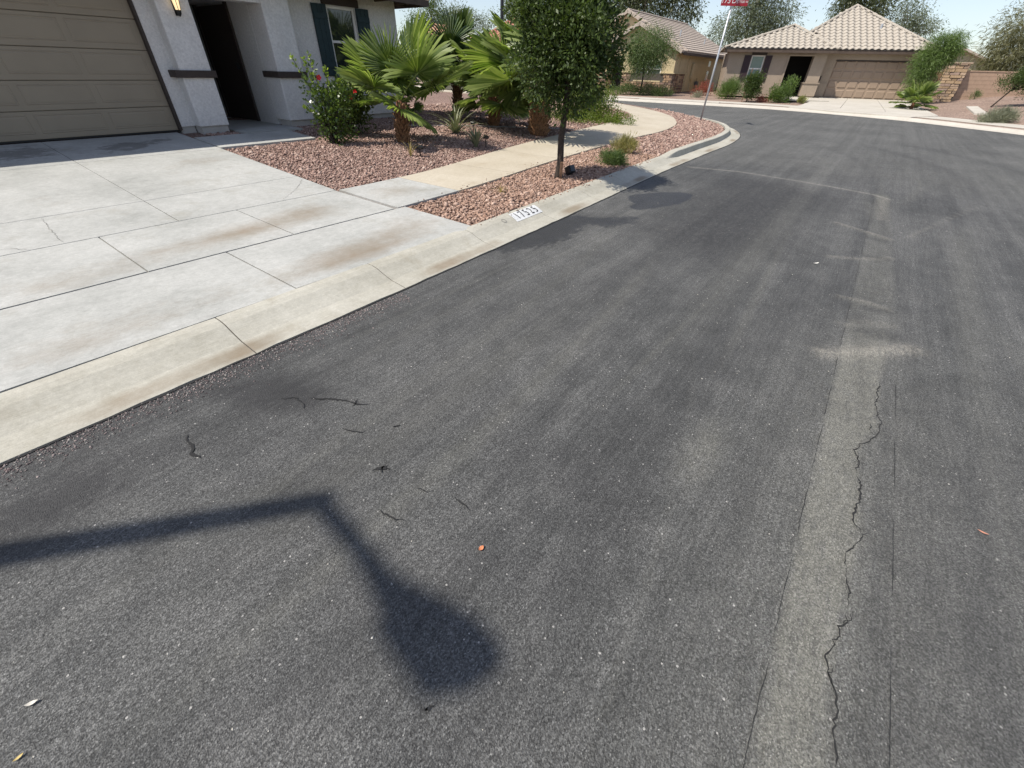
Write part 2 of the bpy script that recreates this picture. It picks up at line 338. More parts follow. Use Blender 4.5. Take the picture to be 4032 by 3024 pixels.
# long faint tyre and drag streaks that bend with the street
for k in range(26):
    v0_ = 2.3-.17*k+rng.normal(0, .06); bend = .10*(k % 5)-.1; a0 = rng.uniform(-1.5, 3); L_ = rng.uniform(3, 9)
    pl = [(a0+L_*u, v0_+bend*u*u*2.2+.05*math.sin(3*u+k)) for u in np.linspace(0, 1, 7)]
    fall = np.clip((S-a0)/.8, 0, 1)*np.clip((a0+L_-S)/1.2, 0, 1)*np.exp(-(seg_dist(S, Vv, pl)/rng.uniform(.025, .11))**2)
    if k % 2: dark = np.maximum(dark, rng.uniform(.18, .36)*fall)
    else: dust = np.maximum(dust, rng.uniform(.12, .30)*fall)
for k in range(9):                               # wide arcs where cars swing round the corner
    rr_ = 9+k*.75; th_ = np.linspace(R(-60), R(35), 14); pl = [(17+rr_*math.sin(t_)*.9-6, 9.5-rr_*math.cos(t_)) for t_ in th_]
    fall = np.exp(-(seg_dist(S, Vv, pl)/rng.uniform(.08, .2))**2)*np.clip((S-7)/4, 0, 1)
    if k % 2: dark = np.maximum(dark, .35*fall)
    else: dust = np.maximum(dust, .30*fall)
dark = np.maximum(dark, .34*np.clip((-.60-Vv)/.04, 0, 1)*np.clip((3.4-S)/1.0, 0, 1)*np.clip((Vv+2.2)/1.0, 0, 1))
# rough gravelly edge beside the gutter
edge = np.clip((Vv-(2.43+.02*np.sin(S*9)+.015*np.sin(S*23)))/.03, 0, 1)*(Vv < 2.95); dark = np.maximum(dark, edge*np.clip((1.6-S)/1.2, 0, 1)*.62)
dark = np.maximum(dark, .5*np.exp(-((Vv-2.43)/.025)**2)*np.clip((1.0-S)/.8, 0, 1))
hz = np.zeros_like(S)
hz -= .004*np.exp(-((Vv+.37)/.012)**2)*((S > -2) & (S < 9)); hz -= .003*np.exp(-((Vv+.69)/.008)**2)*((S > -2) & (S < 3.3))
for pl, wdt, a in (([(3.20, -.30), (3.34, -.45), (3.50, -.62), (3.66, -.78)], .06, .012), ([(4.34, -.30), (4.36, -.46), (4.31, -.62)], .05, .010), ([(6.96, -.04), (6.8, -.3), (6.59, -.61)], .06, .012), ([(5.44, -.12), (5.55, -.35), (5.81, -.63)], .06, .010)):
    hz += a*np.exp(-(seg_dist(S, Vv, pl)/wdt)**2)
ns, nv = S.shape; I = np.arange(ns*nv).reshape(ns, nv)
quads = np.stack([I[:-1, :-1], I[1:, :-1], I[1:, 1:], I[:-1, 1:]], -1).reshape(-1, 4)
road = link('road', npmesh('road', np.c_[S.ravel(), Vv.ravel(), hz.ravel()], quads, dict(wet=wet.ravel(), dust=dust.ravel(), dark=dark.ravel(), pale=pale.ravel()), True), ASPH, rot=(0, 0, LOT))
tag(road, kind='structure')
def crack(pl, w0, parent, mat=CRACK, z=.004, jit=.012, zf=None, name='crack'):
    P = resample(pl, min(.011, math.hypot(pl[-1][0]-pl[0][0], pl[-1][1]-pl[0][1])/12)) if len(pl) > 2 else np.array([np.array(pl[0])+(np.array(pl[1])-np.array(pl[0]))*t for t in np.linspace(0, 1, 24)])
    n_ = len(P); jt = rng.normal(0, jit, (n_, 2)); k5 = np.ones(4)/4; jt = np.c_[np.convolve(jt[:, 0], k5, 'same'), np.convolve(jt[:, 1], k5, 'same')]+rng.normal(0, jit*.22, (n_, 2))
    P = P+jt*np.r_[0, np.ones(n_-2), 0][:, None]
    ww = w0*(.12+1.5*np.convolve(rng.random(n_)**2.5, np.ones(5)/5, 'same')+.5*rng.random(n_)); ww[0] = ww[-1] = w0*.05; env = np.minimum(1, np.minimum(np.arange(n_), np.arange(n_)[::-1])/6+.1); ww = ww*env
    A = offset(P, 1)-P; L = P+A*ww[:, None]; Rr = P-A*ww[:, None]
    zz = [z if zf is None else float(zf(*p))+z for p in P]
    vs = [(a, b, c) for (a, b), c in zip(L, zz)]+[(a, b, c) for (a, b), c in zip(Rr, zz)]; n = len(P)
    return link(name, mesh(name, vs, [(i, i+1, n+i+1, n+i) for i in range(n-1)]), mat, parent)
SEAM = [(.5, -.575), (.76, -.57), (.98, -.55), (1.04, -.52), (1.13, -.54), (1.27, -.56), (1.37, -.56), (1.48, -.54), (1.59, -.56), (1.66, -.59), (1.72, -.56), (1.92, -.57), (2.05, -.55), (2.31, -.55), (2.45, -.62), (2.71, -.60), (3.05, -.61)]
for i_, (a_, b_) in enumerate(((1, 6), (5, 10), (9, 13), (12, 17))): crack(SEAM[a_:b_], (.0034, .0026, .0042, .0026)[i_], road, jit=.009)
for q_ in ((.95, -.555, .10, .02), (1.2, -.55, .08, -.03), (1.62, -.58, .10, -.02), (2.1, -.553, .14, .02), (2.43, -.6, .1, .03)): crack([(q_[0], q_[1]), (q_[0]+q_[2]*.5, q_[1]+q_[3]*.7), (q_[0]+q_[2], q_[1]+q_[3])], .0022, road, jit=.008)
for a_ in np.arange(-.4, 8.8, .47): crack([(a_, -.372), (a_+.2, -.370), (a_+.40, -.374)], .0014, road, jit=.0015)
for a_ in np.arange(-.4, 3.2, .61): crack([(a_, -.690), (a_+.2, -.691), (a_+.42, -.689)], .0013, road, jit=.001)
for pl, w0 in (([(.23, 2.18), (.21, 2.12), (.21, 2.06), (.19, 2.02), (.2, 1.95)], .008), ([(.76, 1.97), (.80, 1.92), (.86, 1.83), (.89, 1.75), (.91, 1.69), (.95, 1.67)], .006), ([(.86, 1.72), (.90, 1.73), (.93, 1.76)], .005),
               ([(.73, 1.62), (.75, 1.56), (.79, 1.50)], .005), ([(.64, 1.26), (.68, 1.25), (.70, 1.20)], .010), ([(.66, 1.22), (.69, 1.24), (.72, 1.24)], .007), ([(.70, 1.03), (.715, 1.0), (.74, .95)], .004), ([(.78, .87), (.77, .82), (.76, .75)], .004),
               ([(.53, 1.08), (.54, 1.0), (.575, .93)], .004), ([(.175, .42), (.18, .40), (.20, .395)], .004), ([(.66, 2.1), (.72, 2.0), (.70, 1.9)], .004), ([(.9, 1.42), (.93, 1.40)], .004)):
    crack(pl, w0, road, jit=.006)

# ------------------------------------------------------------------ near kerb, cut at its joints
def prof(d, up):                                # height across the kerb, d = 0 at the road edge, .47 at the back
    roll = np.interp(d, [0, .04, .17, .26, .34, .40, .47], [.006, .012, .030, .060, .092, .104, .104])
    stand = np.interp(d, [0, .04, .28, .30, .325, .34, .47], [.006, .012, .030, .034, .140, .150, .150])
    return roll*(1-up)+stand*up
DD = [0, .04, .10, .17, .22, .26, .285, .30, .325, .34, .37, .40, .435, .47]
kd = np.r_[0, np.cumsum(np.hypot(*np.diff(KB, axis=0).T))]
def kb_at(dist): return np.array([np.interp(dist, kd, KB[:, 0]), np.interp(dist, kd, KB[:, 1])])
def kerb_frame(dist):
    p = kb_at(dist); q = kb_at(dist+.05)-kb_at(dist-.05); q /= np.linalg.norm(q); return p, np.array([q[1], -q[0]])
kerb = link('near_kerb', mesh('near_kerb', [(a, b, -.03) for a, b in KB[:2]]+[(KB[1][0], KB[1][1]-.3, -.03)], [(0, 1, 2)]), JOINT, rot=(0, 0, LOT)); tag(kerb, kind='structure')
s0 = float(np.interp(.80, KB[:, 0], kd)); cuts = [s0-1.27*k for k in range(8, 0, -1)]+[s0+1.27*k for k in range(0, 18)]
cuts += list(np.arange(cuts[-1]+2, kd[-1]-1, 2.5))
for a, b in zip(cuts[:-1], cuts[1:]):
    n = max(4, int((b-a)/.12)); vs = []; fs = []; m = len(DD); st = []
    for i, dist in enumerate(np.linspace(a+.004, b-.004, n+1)):
        p, nr = kerb_frame(dist); up = float(np.clip((p[0]-9.6)/.9, 0, 1)) if dist < 40 else 1.
        up = up*up*(3-2*up); wob = .003*math.sin(dist*9.1)+.003*math.sin(dist*23)
        for d in DD:
            q = p+nr*(.47-d+(wob if d < .05 else 0)); e = .5*(.004 if (i in (0, n)) else 0)
            vs.append((q[0], q[1], float(prof(d, up))-e)); st.append(max(0, .75*math.exp(-((d-.07)/.07)**2)*(math.sin(dist*2.7)+.4*math.sin(dist*7.3)+.45)))
        vs += [(p[0]+nr[0]*.47, p[1]+nr[1]*.47, -.04), (p[0], p[1], -.04)]; st += [0, 0]
    k = m+2
    for i in range(n):
        for j in range(k-1):
            if j == m: continue
            jj = j if j < m-1 else None
            if jj is not None: fs.append((i*k+j, i*k+j+1, (i+1)*k+j+1, (i+1)*k+j))
        fs.append((i*k+m, i*k, (i+1)*k, (i+1)*k+m)); fs.append((i*k+m-1, i*k+m+1, (i+1)*k+m+1, (i+1)*k+m-1))
    fs.append(tuple([m]+list(range(m))+[m+1])); fs.append(tuple([n*k+m]+[n*k+j for j in range(m)]+[n*k+m+1])[::-1])
    me = mesh('kerb_segment', vs, fs); at = me.attributes.new('stain', 'FLOAT', 'POINT'); at.data.foreach_set('value', np.array(st, np.float32))
    link('kerb_segment', me, CONCK, kerb)
mb = MB()                                        # dirt in the joints
for c in cuts:
    p, nr = kerb_frame(c); u = np.array([-nr[1], nr[0]])
    for d0, d1 in zip(DD[:-1], DD[1:]):
        up = 0 if p[0] < 10 else 1; q0 = p+nr*(.47-d0); q1 = p+nr*(.47-d1); z0 = float(prof(d0, up))-.006; z1 = float(prof(d1, up))-.006
        mb.add([(q0[0]-u[0]*.005, q0[1]-u[1]*.005, z0), (q0[0]+u[0]*.005, q0[1]+u[1]*.005, z0), (q1[0]+u[0]*.005, q1[1]+u[1]*.005, z1), (q1[0]-u[0]*.005, q1[1]-u[1]*.005, z1)], [(0, 1, 2, 3)])
mb.build('joint', JOINT, kerb)
# dark tar line between asphalt and gutter
P = offset(KB, -.475); sel = (P[:, 0] > -3) & (P[:, 1] < 6); P = P[sel]; o1 = offset(P, -1)-P
wv = .010+.012*rng.random(len(P)); n = len(P)
tl = link('tar_edge', mesh('tar_edge', [(a, b, .0045) for a, b in P]+[(a, b, .0045) for a, b in P+o1*wv[:, None]], [(i, i+1, n+i+1, n+i) for i in range(n-1)]), CRACK, road)
# ------------------------------------------------------------------ near lot: gravel beds, slabs
def lot_grid(name, s0, s1, v0, v1, step, poly, zf, mat, drop=.022):
    a = np.arange(s0, s1+step, step); b = np.arange(v0, v1+step, step); A, B = np.meshgrid(a, b, indexing='ij')
    Zg = zf(A, B)-drop+.006*np.sin(A*5.1)*np.sin(B*4.3)
    n1, n2 = A.shape; I = np.arange(n1*n2).reshape(n1, n2)
    q = np.stack([I[:-1, :-1], I[1:, :-1], I[1:, 1:], I[:-1, 1:]], -1).reshape(-1, 4)
    c = (A[:-1, :-1]+step/2).ravel(), (B[:-1, :-1]+step/2).ravel()
    q = q[in_poly(c[0], c[1], poly)]
    o = link(name, npmesh(name, np.c_[A.ravel(), B.ravel(), Zg.ravel()], q, None, True), mat, rot=(0, 0, LOT)); tag(o, kind='structure'); return o
kin = offset(KB, .07); lotpoly = [tuple(p) for p in kin]+[(21, 45), (-14, 45)]
wfd = offset(WF, .05)
strip = [tuple(p) for p in kin if 3.3 < p[0] and p[1] < 9.5]; strip = [(3.3, 3.2)]+strip+[tuple(p) for p in WF[::-1] if p[1] < 9.5]
lot_grid('gravel_bed', -14, 21.2, 3.1, 30, .12, lotpoly, zlot, GRAV, .035)
CRAW = (.45, .40, .33)
def stain_at(s, v):
    st = 0
    for a, b, sa, sb, k in ((1.45, 4.66, .65, .22, .75), (1.9, 4.8, .3, .3, .35), (2.5, 4.75, .5, .26, .7), (2.6, 5.0, .3, .2, .4), (2.0, 3.42, .6, .18, .85), (2.5, 3.5, .6, .28, .5), (3.1, 3.7, .4, .35, .45), (.4, 3.5, .9, .3, .35), (.2, 3.3, .7, .12, .3), (.3, 4.5, .5, .25, .5), (3.9, 4.9, .5, .35, .55), (2.7, 7.9, .45, .25, .5), (2.3, 7.2, .6, .5, .15), (.8, 6.9, .4, .4, .3), (3.0, 5.9, .4, .3, .2), (1.0, 5.9, .8, .3, .18)):
        st += k*np.exp(-((s-a)/sa)**2-((v-b)/sb)**2)
    return st
def damp_at(s, v): return sum(k*np.exp(-((s-a)/sa)**2-((v-b)/sb)**2) for a, b, sa, sb, k in ((1.25, 9.5, .35, .5, .55), (2.3, 9.45, .45, .35, .75), (2.9, 9.75, .3, .25, .55), (.7, 9.6, .5, .5, .6), (2.0, 9.0, .5, .2, .4), (1.3, 10.2, 2.4, .15, .45)))
def slab(parent, outline_lo, outline_hi, zf, mat, th=.09, sub=10, lift=0.0, name='slab'):
    """slab between two matched edges given as point lists; slightly rounded arris"""
    lo = np.array(outline_lo); hi = np.array(outline_hi); n = len(lo); vs = []; st = []
    ts = np.r_[0, np.linspace(.0, 1, sub+1)[1:-1], 1]
    for i in range(n):
        for t in ts:
            p = lo[i]*(1-t)+hi[i]*t; z = float(zf(p[0], p[1]))+lift
            if i in (0, n-1) or t in (0, 1): z -= .003
            vs.append((p[0], p[1], z)); st.append(float(stain_at(p[0], p[1])))
    k = len(ts); b = len(vs)
    fs = [(i*k+j, (i+1)*k+j, (i+1)*k+j+1, i*k+j+1) for i in range(n-1) for j in range(k-1)]
    ring = [i*k for i in range(n)]+[(n-1)*k+j for j in range(1, k)]+[i*k+k-1 for i in range(n-2, -1, -1)]+[j for j in range(k-2, 0, -1)]
    for r in ring: vs.append((vs[r][0], vs[r][1], vs[r][2]-th)); st.append(0)
    m = len(ring); fs += [(ring[i], b+i, b+(i+1) % m, ring[(i+1) % m]) for i in range(m)]
    me = mesh(name, vs, fs); at = me.attributes.new('stain', 'FLOAT', 'POINT'); at.data.foreach_set('value', np.array(st, np.float32)); at = me.attributes.new('damp', 'FLOAT', 'POINT'); at.data.foreach_set('value', np.array([float(damp_at(p[0], p[1])) for p in vs], np.float32))
    bm = bmesh.new(); bm.from_mesh(me); bmesh.ops.recalc_face_normals(bm, faces=bm.faces); bm.to_mesh(me); bm.free()
    return link(name, me, mat, parent)
def rslab(parent, s0, s1, v0, v1, mat, g=.006, lift=0.0, gv0=None, sub=10, zf=zlot):
    n = max(3, int((s1-s0)/.2)); xs = np.linspace(s0+g, s1-g, n); a = gv0 if gv0 is not None else g
    return slab(parent, [(x, v0+a) for x in xs], [(x, v1-g) for x in xs], zf, mat, sub=max(3, int((v1-v0)/.2)), lift=lift)
drive = link('driveway', mesh('driveway', [(-1.5, 3.12, .06), (3.42, 3.12, .06), (3.42, 5.4, .10), (3.36, 10.3, .36), (-1.5, 10.3, .36), (-1.5, 5.4, .10)], [(0, 1, 2, 5), (5, 2, 3, 4)]), JOINT, rot=(0, 0, LOT)); tag(drive, kind='structure')
rslab(drive, -1.5, 1.40, 3.115, 4.27, CONC, .007); rslab(drive, 1.40, 3.50, 3.125, 4.27, CONC, .007)
for a, b in ((-1.5, -.45), (-.45, .80), (.80, 2.06), (2.06, 3.35)): rslab(drive, a, b, 4.27, 5.47, CONC, .006, gv0=.016)
for a, b in ((-1.5, 1.48), (1.48, 3.36)):
    rslab(drive, a, b, 5.47, 6.38, CONC, .005); rslab(drive, a, b, 6.38, 8.62, CONC, .004); rslab(drive, a, b, 8.62, 10.30, CONC, .004)
for pl in ([(.60, 6.36), (.58, 6.1), (.56, 5.8), (.55, 5.5)], [(3.33, 6.2), (2.98, 5.8), (2.62, 5.49)], [(.0, 5.66), (.2, 5.6), (.34, 5.48)]): crack(pl, .0016, drive, JOINT, .004, .008, zlot)
walk = link('sidewalk', mesh('sidewalk', [(3.4, 4.4, .05), (4, 4.4, .05), (4, 5.3, .05)], [(0, 1, 2)]), JOINT, rot=(0, 0, LOT)); tag(walk, kind='structure')
def cumd(P): return np.r_[0, np.cumsum(np.hypot(*np.diff(P, axis=0).T))]
fa, ba = cumd(WF)/cumd(WF)[-1], cumd(WB)/cumd(WB)[-1]
# matched parameter: the inside and outside edge keep pace by nearest point
def wfp(t): return np.array([np.interp(t, fa, WF[:, 0]), np.interp(t, fa, WF[:, 1])])
wts = np.linspace(0, 1, 260); wpts = np.array([wfp(t) for t in wts]); near = []
last = 0
for p in wpts:
    d = np.hypot(*(WB-p).T); d[:last] = 9e9; last = int(np.argmin(d)); near.append(WB[last])
near = np.array(near); k_ = np.ones(9)/9; near = np.c_[np.convolve(np.pad(near[:, 0], 4, 'edge'), k_, 'valid'), np.convolve(np.pad(near[:, 1], 4, 'edge'), k_, 'valid')]
near[0] = (3.40, 5.47); wl_ = cumd(wpts); j0 = 0; first = True
for target in [1.12]+[1.12+1.55*k for k in range(1, 24)]:
    j1 = int(np.searchsorted(wl_, target)); 
    if j1 >= len(wpts)-1: break
    a = wpts[j0:j1+1].copy(); b = near[j0:j1+1].copy()
    ta = (a[1]-a[0]); ta /= np.linalg.norm(ta); a[0] += ta*.005; b[0] += ta*.005; a[-1] -= ta*.005; b[-1] -= ta*.005
    slab(walk, a, b, zlot, CONC if first else CONCW, sub=8); first = False; j0 = j1
# porch walk
pw = link('porch_path', mesh('porch_path', [(3.4, 8.7, .2), (5.1, 8.7, .2), (5.1, 9.9, .2)], [(0, 1, 2)]), JOINT, rot=(0, 0, LOT)); tag(pw, kind='structure')
flat = lambda a, b: .40+0*a
zpw = lambda a, b: np.interp(b, [8.6, 9.7], [.335, .40])
rslab(pw, 3.37, 5.12, 8.64, 9.62, CONC, .004, zf=zpw, lift=.004); rslab(pw, 4.30, 5.46, 9.62, 16.3, CONC, .004, zf=lambda a, b: .405)
# stones lying loose on the beds, too many to count
def octa(P, size, name, mat, zr=.6):
    n = len(P); d = np.array([[1, 0, 0], [-1, 0, 0], [0, 1, 0], [0, -1, 0], [0, 0, 1], [0, 0, -1]], float)
    r = size[:, None, None]*(.65+.7*rng.random((n, 6, 1))); v = d[None]*r
    a = rng.random(n)*6.28; tl = rng.normal(0, .5, (n, 2)); c, s_ = np.cos(a), np.sin(a)
    x = v[..., 0]*c[:, None]-v[..., 1]*s_[:, None]; y = v[..., 0]*s_[:, None]+v[..., 1]*c[:, None]; z = v[..., 2]*zr+x*tl[:, :1]*.5+y*tl[:, 1:]*.5
    vv_ = np.stack([x, y, z], -1)+P[:, None]
    f = np.array([[0, 2, 4], [2, 1, 4], [1, 3, 4], [3, 0, 4], [2, 0, 5], [1, 2, 5], [3, 1, 5], [0, 3, 5]])
    q = (f[None]+np.arange(n)[:, None, None]*6).reshape(-1, 3)
    o = link(name, npmesh(name, vv_.reshape(-1, 3), q, dict(var=np.repeat(rng.random(n), 6))), mat, rot=(0, 0, LOT)); tag(o, kind='stuff'); return o
def scatter(poly, n, holes=()):
    P = np.array(poly); lo, hi = P.min(0), P.max(0); out = np.empty((0, 2))
    while len(out) < n:
        q = lo+(hi-lo)*rng.random((n*2, 2)); m = in_poly(q[:, 0], q[:, 1], poly)
        for h in holes: m &= ~in_poly(q[:, 0], q[:, 1], h)
        out = np.r_[out, q[m]]
    return out[:n]
wbx = [tuple(p) for p in offset(WB, .02) if p[1] < 11]
bed = [(3.40, 5.50)]+wbx+[(18.6, 13), (9.6, 13), (9.0, 10.36), (6.0, 10.36), (5.16, 9.9), (5.16, 8.62), (3.40, 8.62)]
def stones(poly, n, size, name, mat):
    q = scatter(poly, n); z = zlot(q[:, 0], q[:, 1])-.030+rng.random(n)*.010
    octa(np.c_[q, z], size*np.clip(rng.lognormal(-.15, .42, n), .35, 2.6), name, mat)
nearbed = [p for p in bed if p[0] < 9.5]; stones([(3.40, 5.50)]+[p for p in wbx if p[0] < 10]+[(9.9, 10.3), (6.0, 10.36), (5.16, 9.9), (5.16, 8.62), (3.40, 8.62)], 40000, .0172, 'loose_gravel', STONE)
stones([p for p in wbx if p[0] > 9.7]+[(18.6, 13), (9.6, 13)], 12000, .027, 'loose_gravel', STONE)
s_in = [(3.56, 3.17)]+[tuple(p) for p in offset(KB, .01) if 3.6 < p[0] and p[1] < 8]
stones([p for p in s_in if p[0] < 10]+[tuple(p) for p in offset(WF, -.02)[::-1] if p[0] < 10.0], 14000, .0178, 'loose_gravel', STONEO)
stones([p for p in s_in if p[0] > 9.8]+[tuple(p) for p in offset(WF, -.02)[::-1] if p[0] > 9.8 and p[1] < 8], 8000, .027, 'loose_gravel', STONE)
stones([(3.75, 9.66), (4.28, 9.66), (4.26, 10.0), (3.75, 10.0)], 400, .02, 'loose_gravel', STONE)

nsp = 170; q = np.r_[np.c_[rng.uniform(3.6, 12, 90), np.zeros(90)], np.c_[rng.uniform(3.55, 9, 80), np.ones(80)]]
q[:, 1] = np.where(q[:, 1] == 0, np.interp(q[:, 0], WF[:, 0], WF[:, 1])+np.abs(rng.normal(0, .10, nsp)), np.interp(q[:, 0], KB[:, 0], KB[:, 1])-.02-np.abs(rng.normal(0, .05, nsp)))
octa(np.c_[q, np.where(np.arange(nsp) < 90, zlot(q[:, 0], q[:, 1])+.004, .108)], .010*np.clip(rng.lognormal(-.1, .4, nsp), .4, 1.8), 'loose_gravel', STONEO)
# house number painted on the kerb
def text_data(txt, size, name):
    cu = bpy.data.curves.new(name, 'FONT'); cu.body = txt; cu.size = size; cu.align_x = 'CENTER'; cu.align_y = 'CENTER'
    o = bpy.data.objects.new(name, cu); COL.objects.link(o); bpy.context.view_layer.update()
    me = bpy.data.meshes.new_from_object(o.evaluated_get(bpy.context.evaluated_depsgraph_get())); bpy.data.objects.remove(o); return me
PAINTW = simple('white_kerb_paint', (.55, .56, .56), .75, .3, 50); PAINTB = simple('black_kerb_paint', (.02, .02, .022), .7, .3, 60)
dnum = float(np.interp(4.36, KB[:, 0], kd))
def on_kerb(x, d, lift):
    p, nr = kerb_frame(dnum+x); q = p+nr*(.47-d); return (q[0], q[1], float(prof(d, 0))+lift)
num = thing('kerb_number', 'white painted plate with black house number on the kerb face', 'house number', (0, 0, 0), LOT)
xs = np.linspace(-.27, .30, 13); ds = np.linspace(.245, .405, 7)
link('plate', mesh('plate', [on_kerb(x+(.02*(d-.3)/.1), d, .003) for x in xs for d in ds], [(i*7+j, (i+1)*7+j, (i+1)*7+j+1, i*7+j+1) for i in range(12) for j in range(6)]), PAINTW, num)
for k, ch in enumerate('17525'):
    me = text_data(ch, .165, 'digit'); bm = bmesh.new(); bm.from_mesh(me); bmesh.ops.subdivide_edges(bm, edges=bm.edges[:], cuts=2); bm.to_mesh(me); bm.free()
    for v in me.vertices: v.co = on_kerb(v.co.x*.80-.175+k*.098, .322+v.co.y, .0062)
    link('digit', me, PAINTB, num)
me = mesh('stamp', [on_kerb(-.44+.035*math.cos(a)*r, .33+.035*math.sin(a)*r, .0035) for a in np.linspace(0, 6.283, 17)[:-1] for r in (1, .72)], [((2*i), (2*i+2) % 32, (2*i+3) % 32, 2*i+1) for i in range(16)])
link('stamp', me, simple('faded_stamp', (.22, .21, .19), .9), num)

# ------------------------------------------------------------------ near house
NH = thing('stucco_house', 'pale grey stucco house with tan garage door and dark teal shutters', 'house', (0, 0, 0), LOT)
z0 = .50; ZC = 2.62
def part(name, boxes, mat, parent=NH, bevel=0, **k):
    m = MB()
    for b in boxes: m.box(*b)
    return m.build(name, mat, parent, bevel=bevel, **k)
part('wall', [(-2.8, -1.45, 10.30, 10.55, z0, 2.75), (-1.45, 3.46, 10.30, 10.55, 2.42, 2.75), (3.46, 3.72, 10.30, 10.55, z0, 2.75)], STUC)
part('wall', [(6.02, 7.05, 10.36, 10.55, z0, 2.75), (7.05, 7.76, 10.36, 10.55, z0, 1.28), (7.05, 7.76, 10.36, 10.55, 2.48, 2.75), (7.76, 8.94, 10.36, 10.55, z0, 2.75)], STUC)
part('wall', [(8.74, 8.94, 10.552, 20, z0, 2.75)], STUC); part('wall', [(-2.8, 8.94, 20, 20.2, z0, 2.75), (-3.0, -2.8, 10.3, 20.2, z0, 2.75)], STUC)
part('foundation', [(3.47, 3.70, 10.32, 10.5, .30, z0), (3.72, 4.19, 10.08, 10.5, .30, z0), (5.49, 6.0, 10.08, 10.5, .30, z0), (6.0, 8.92, 10.385, 10.5, .25, z0), (8.76, 8.92, 10.5, 20, .2, z0)], STUCS)
for a, b in ((3.70, 4.215), (5.47, 6.02)):
    part('column', [(a, b, 10.05, 10.60, z0, 2.72)], STUC, bevel=.012)
    part('column_band', [(a-(.10 if a < 4 else .04), b+.05, 10.00, 10.62, 1.24, 1.345)], BROWN, bevel=.008)
part('porch_wall', [(4.04, 4.215, 10.602, 16.4, .40, 2.71), (5.47, 5.65, 10.602, 16.4, .40, 2.71), (4.216, 5.469, 16.3, 16.5, .40, 2.71)], STUC)  # recess run extra deep so that less light reaches its inside
part('porch_ceiling', [(4.0, 5.7, 10.41, 16.45, 2.44, 2.50)], STUC); part('porch_lintel', [(4.216, 5.469, 10.08, 10.4, 2.36, 2.698)], STUC)  # unseen ceiling and lintel set low to keep light out of the porch
fd = part('porch_shade_door', [(5.44, 5.468, 11.45, 12.75, .41, 2.40)], BROWN); part('shade_door_handle', [(5.39, 5.439, 11.53, 11.57, 1.35, 1.47)], BLACK, fd); part('shade_door_frame', [(5.425, 5.467, 11.36, 11.445, .41, 2.43)], BROWN, fd); part('shade_door_frame', [(5.425, 5.467, 12.755, 12.84, .41, 2.43)], BROWN, fd)  # guessed door, its dark colour added to stand in for deep porch shade
# garage door with raised panels
gd = part('garage_door', [(-1.44, 3.45, 10.42, 10.46, .445, 2.42)], DOORM)
zs = [.445, .815, 1.195, 1.60, 2.0, 2.42]
for a, b in zip(zs[:-1], zs[1:]): part('door_section', [(-1.44, 3.45, 10.385, 10.42, a+.004, b-.004)], DOORM, gd, bevel=.004)
pm = None
for i, (a, b) in enumerate(zip(zs[:-1], zs[1:])):
    for k in range(5):
        x1 = 3.335-k*.925; x0 = x1-.83; y = 10.385; zc0, zc1 = a+.085, b-.055
        m = MB(); ring = lambda e, yy: [(x0+e, yy, zc0+e), (x1-e, yy, zc0+e), (x1-e, yy, zc1-e), (x0+e, yy, zc1-e)]
        vs = ring(-.008, y-.0008)+ring(0, y-.0055)+ring(.010, y-.0012)+ring(.032, y-.005)
        m.add(vs, [(q*4+j, q*4+(j+1) % 4, q*4+4+(j+1) % 4, q*4+4+j) for q in range(3) for j in range(4)]+[(12, 13, 14, 15)])
        m.build('raised_panel', DOORM, gd)
part('door_seal', [(-1.44, 3.45, 10.375, 10.43, .425, .447)], BLACK, gd)
part('garage_trim', [(3.43, 3.47, 10.285, 10.42, .45, 2.44)], BROWN)
# window with shutters
wi = part('window', [(7.08, 7.73, 10.46, 10.47, 1.31, 2.45)], DARKV)
part('frame', [(7.05, 7.095, 10.385, 10.44, 1.28, 2.48), (7.715, 7.76, 10.385, 10.44, 1.28, 2.48), (7.095, 7.715, 10.387, 10.44, 2.435, 2.478), (7.095, 7.715, 10.387, 10.44, 1.282, 1.325)], WHITE, wi, bevel=.004)
part('sash_rail', [(7.095, 7.715, 10.38, 10.43, 1.86, 1.905)], WHITE, wi, bevel=.004)
part('pane', [(7.095, 7.715, 10.415, 10.42, 1.905, 2.435)], GLASS, wi); part('pane', [(7.095, 7.715, 10.405, 10.41, 1.325, 1.86)], GLASS, wi)
part('window_head', [(6.95, 7.86, 10.30, 10.40, 2.495, 2.63)], BROWN, bevel=.008); part('window_sill', [(6.95, 7.86, 10.28, 10.40, 1.155, 1.265)], BROWN, bevel=.008)
for x0, x1 in ((6.69, 7.03), (7.78, 8.12)):
    sh = part('shutter', [(x0, x1, 10.325, 10.348, 1.27, 2.49)], TEAL)
    for k in range(3): part('board', [(x0+.004+k*(x1-x0)/3, x0-.004+(k+1)*(x1-x0)/3, 10.318, 10.326, 1.275, 2.485)], TEAL, sh, bevel=.003)
    for zz in (1.42, 2.25): part('batten', [(x0+.01, x1-.01, 10.300, 10.319, zz, zz+.10)], TEAL, sh, bevel=.003)
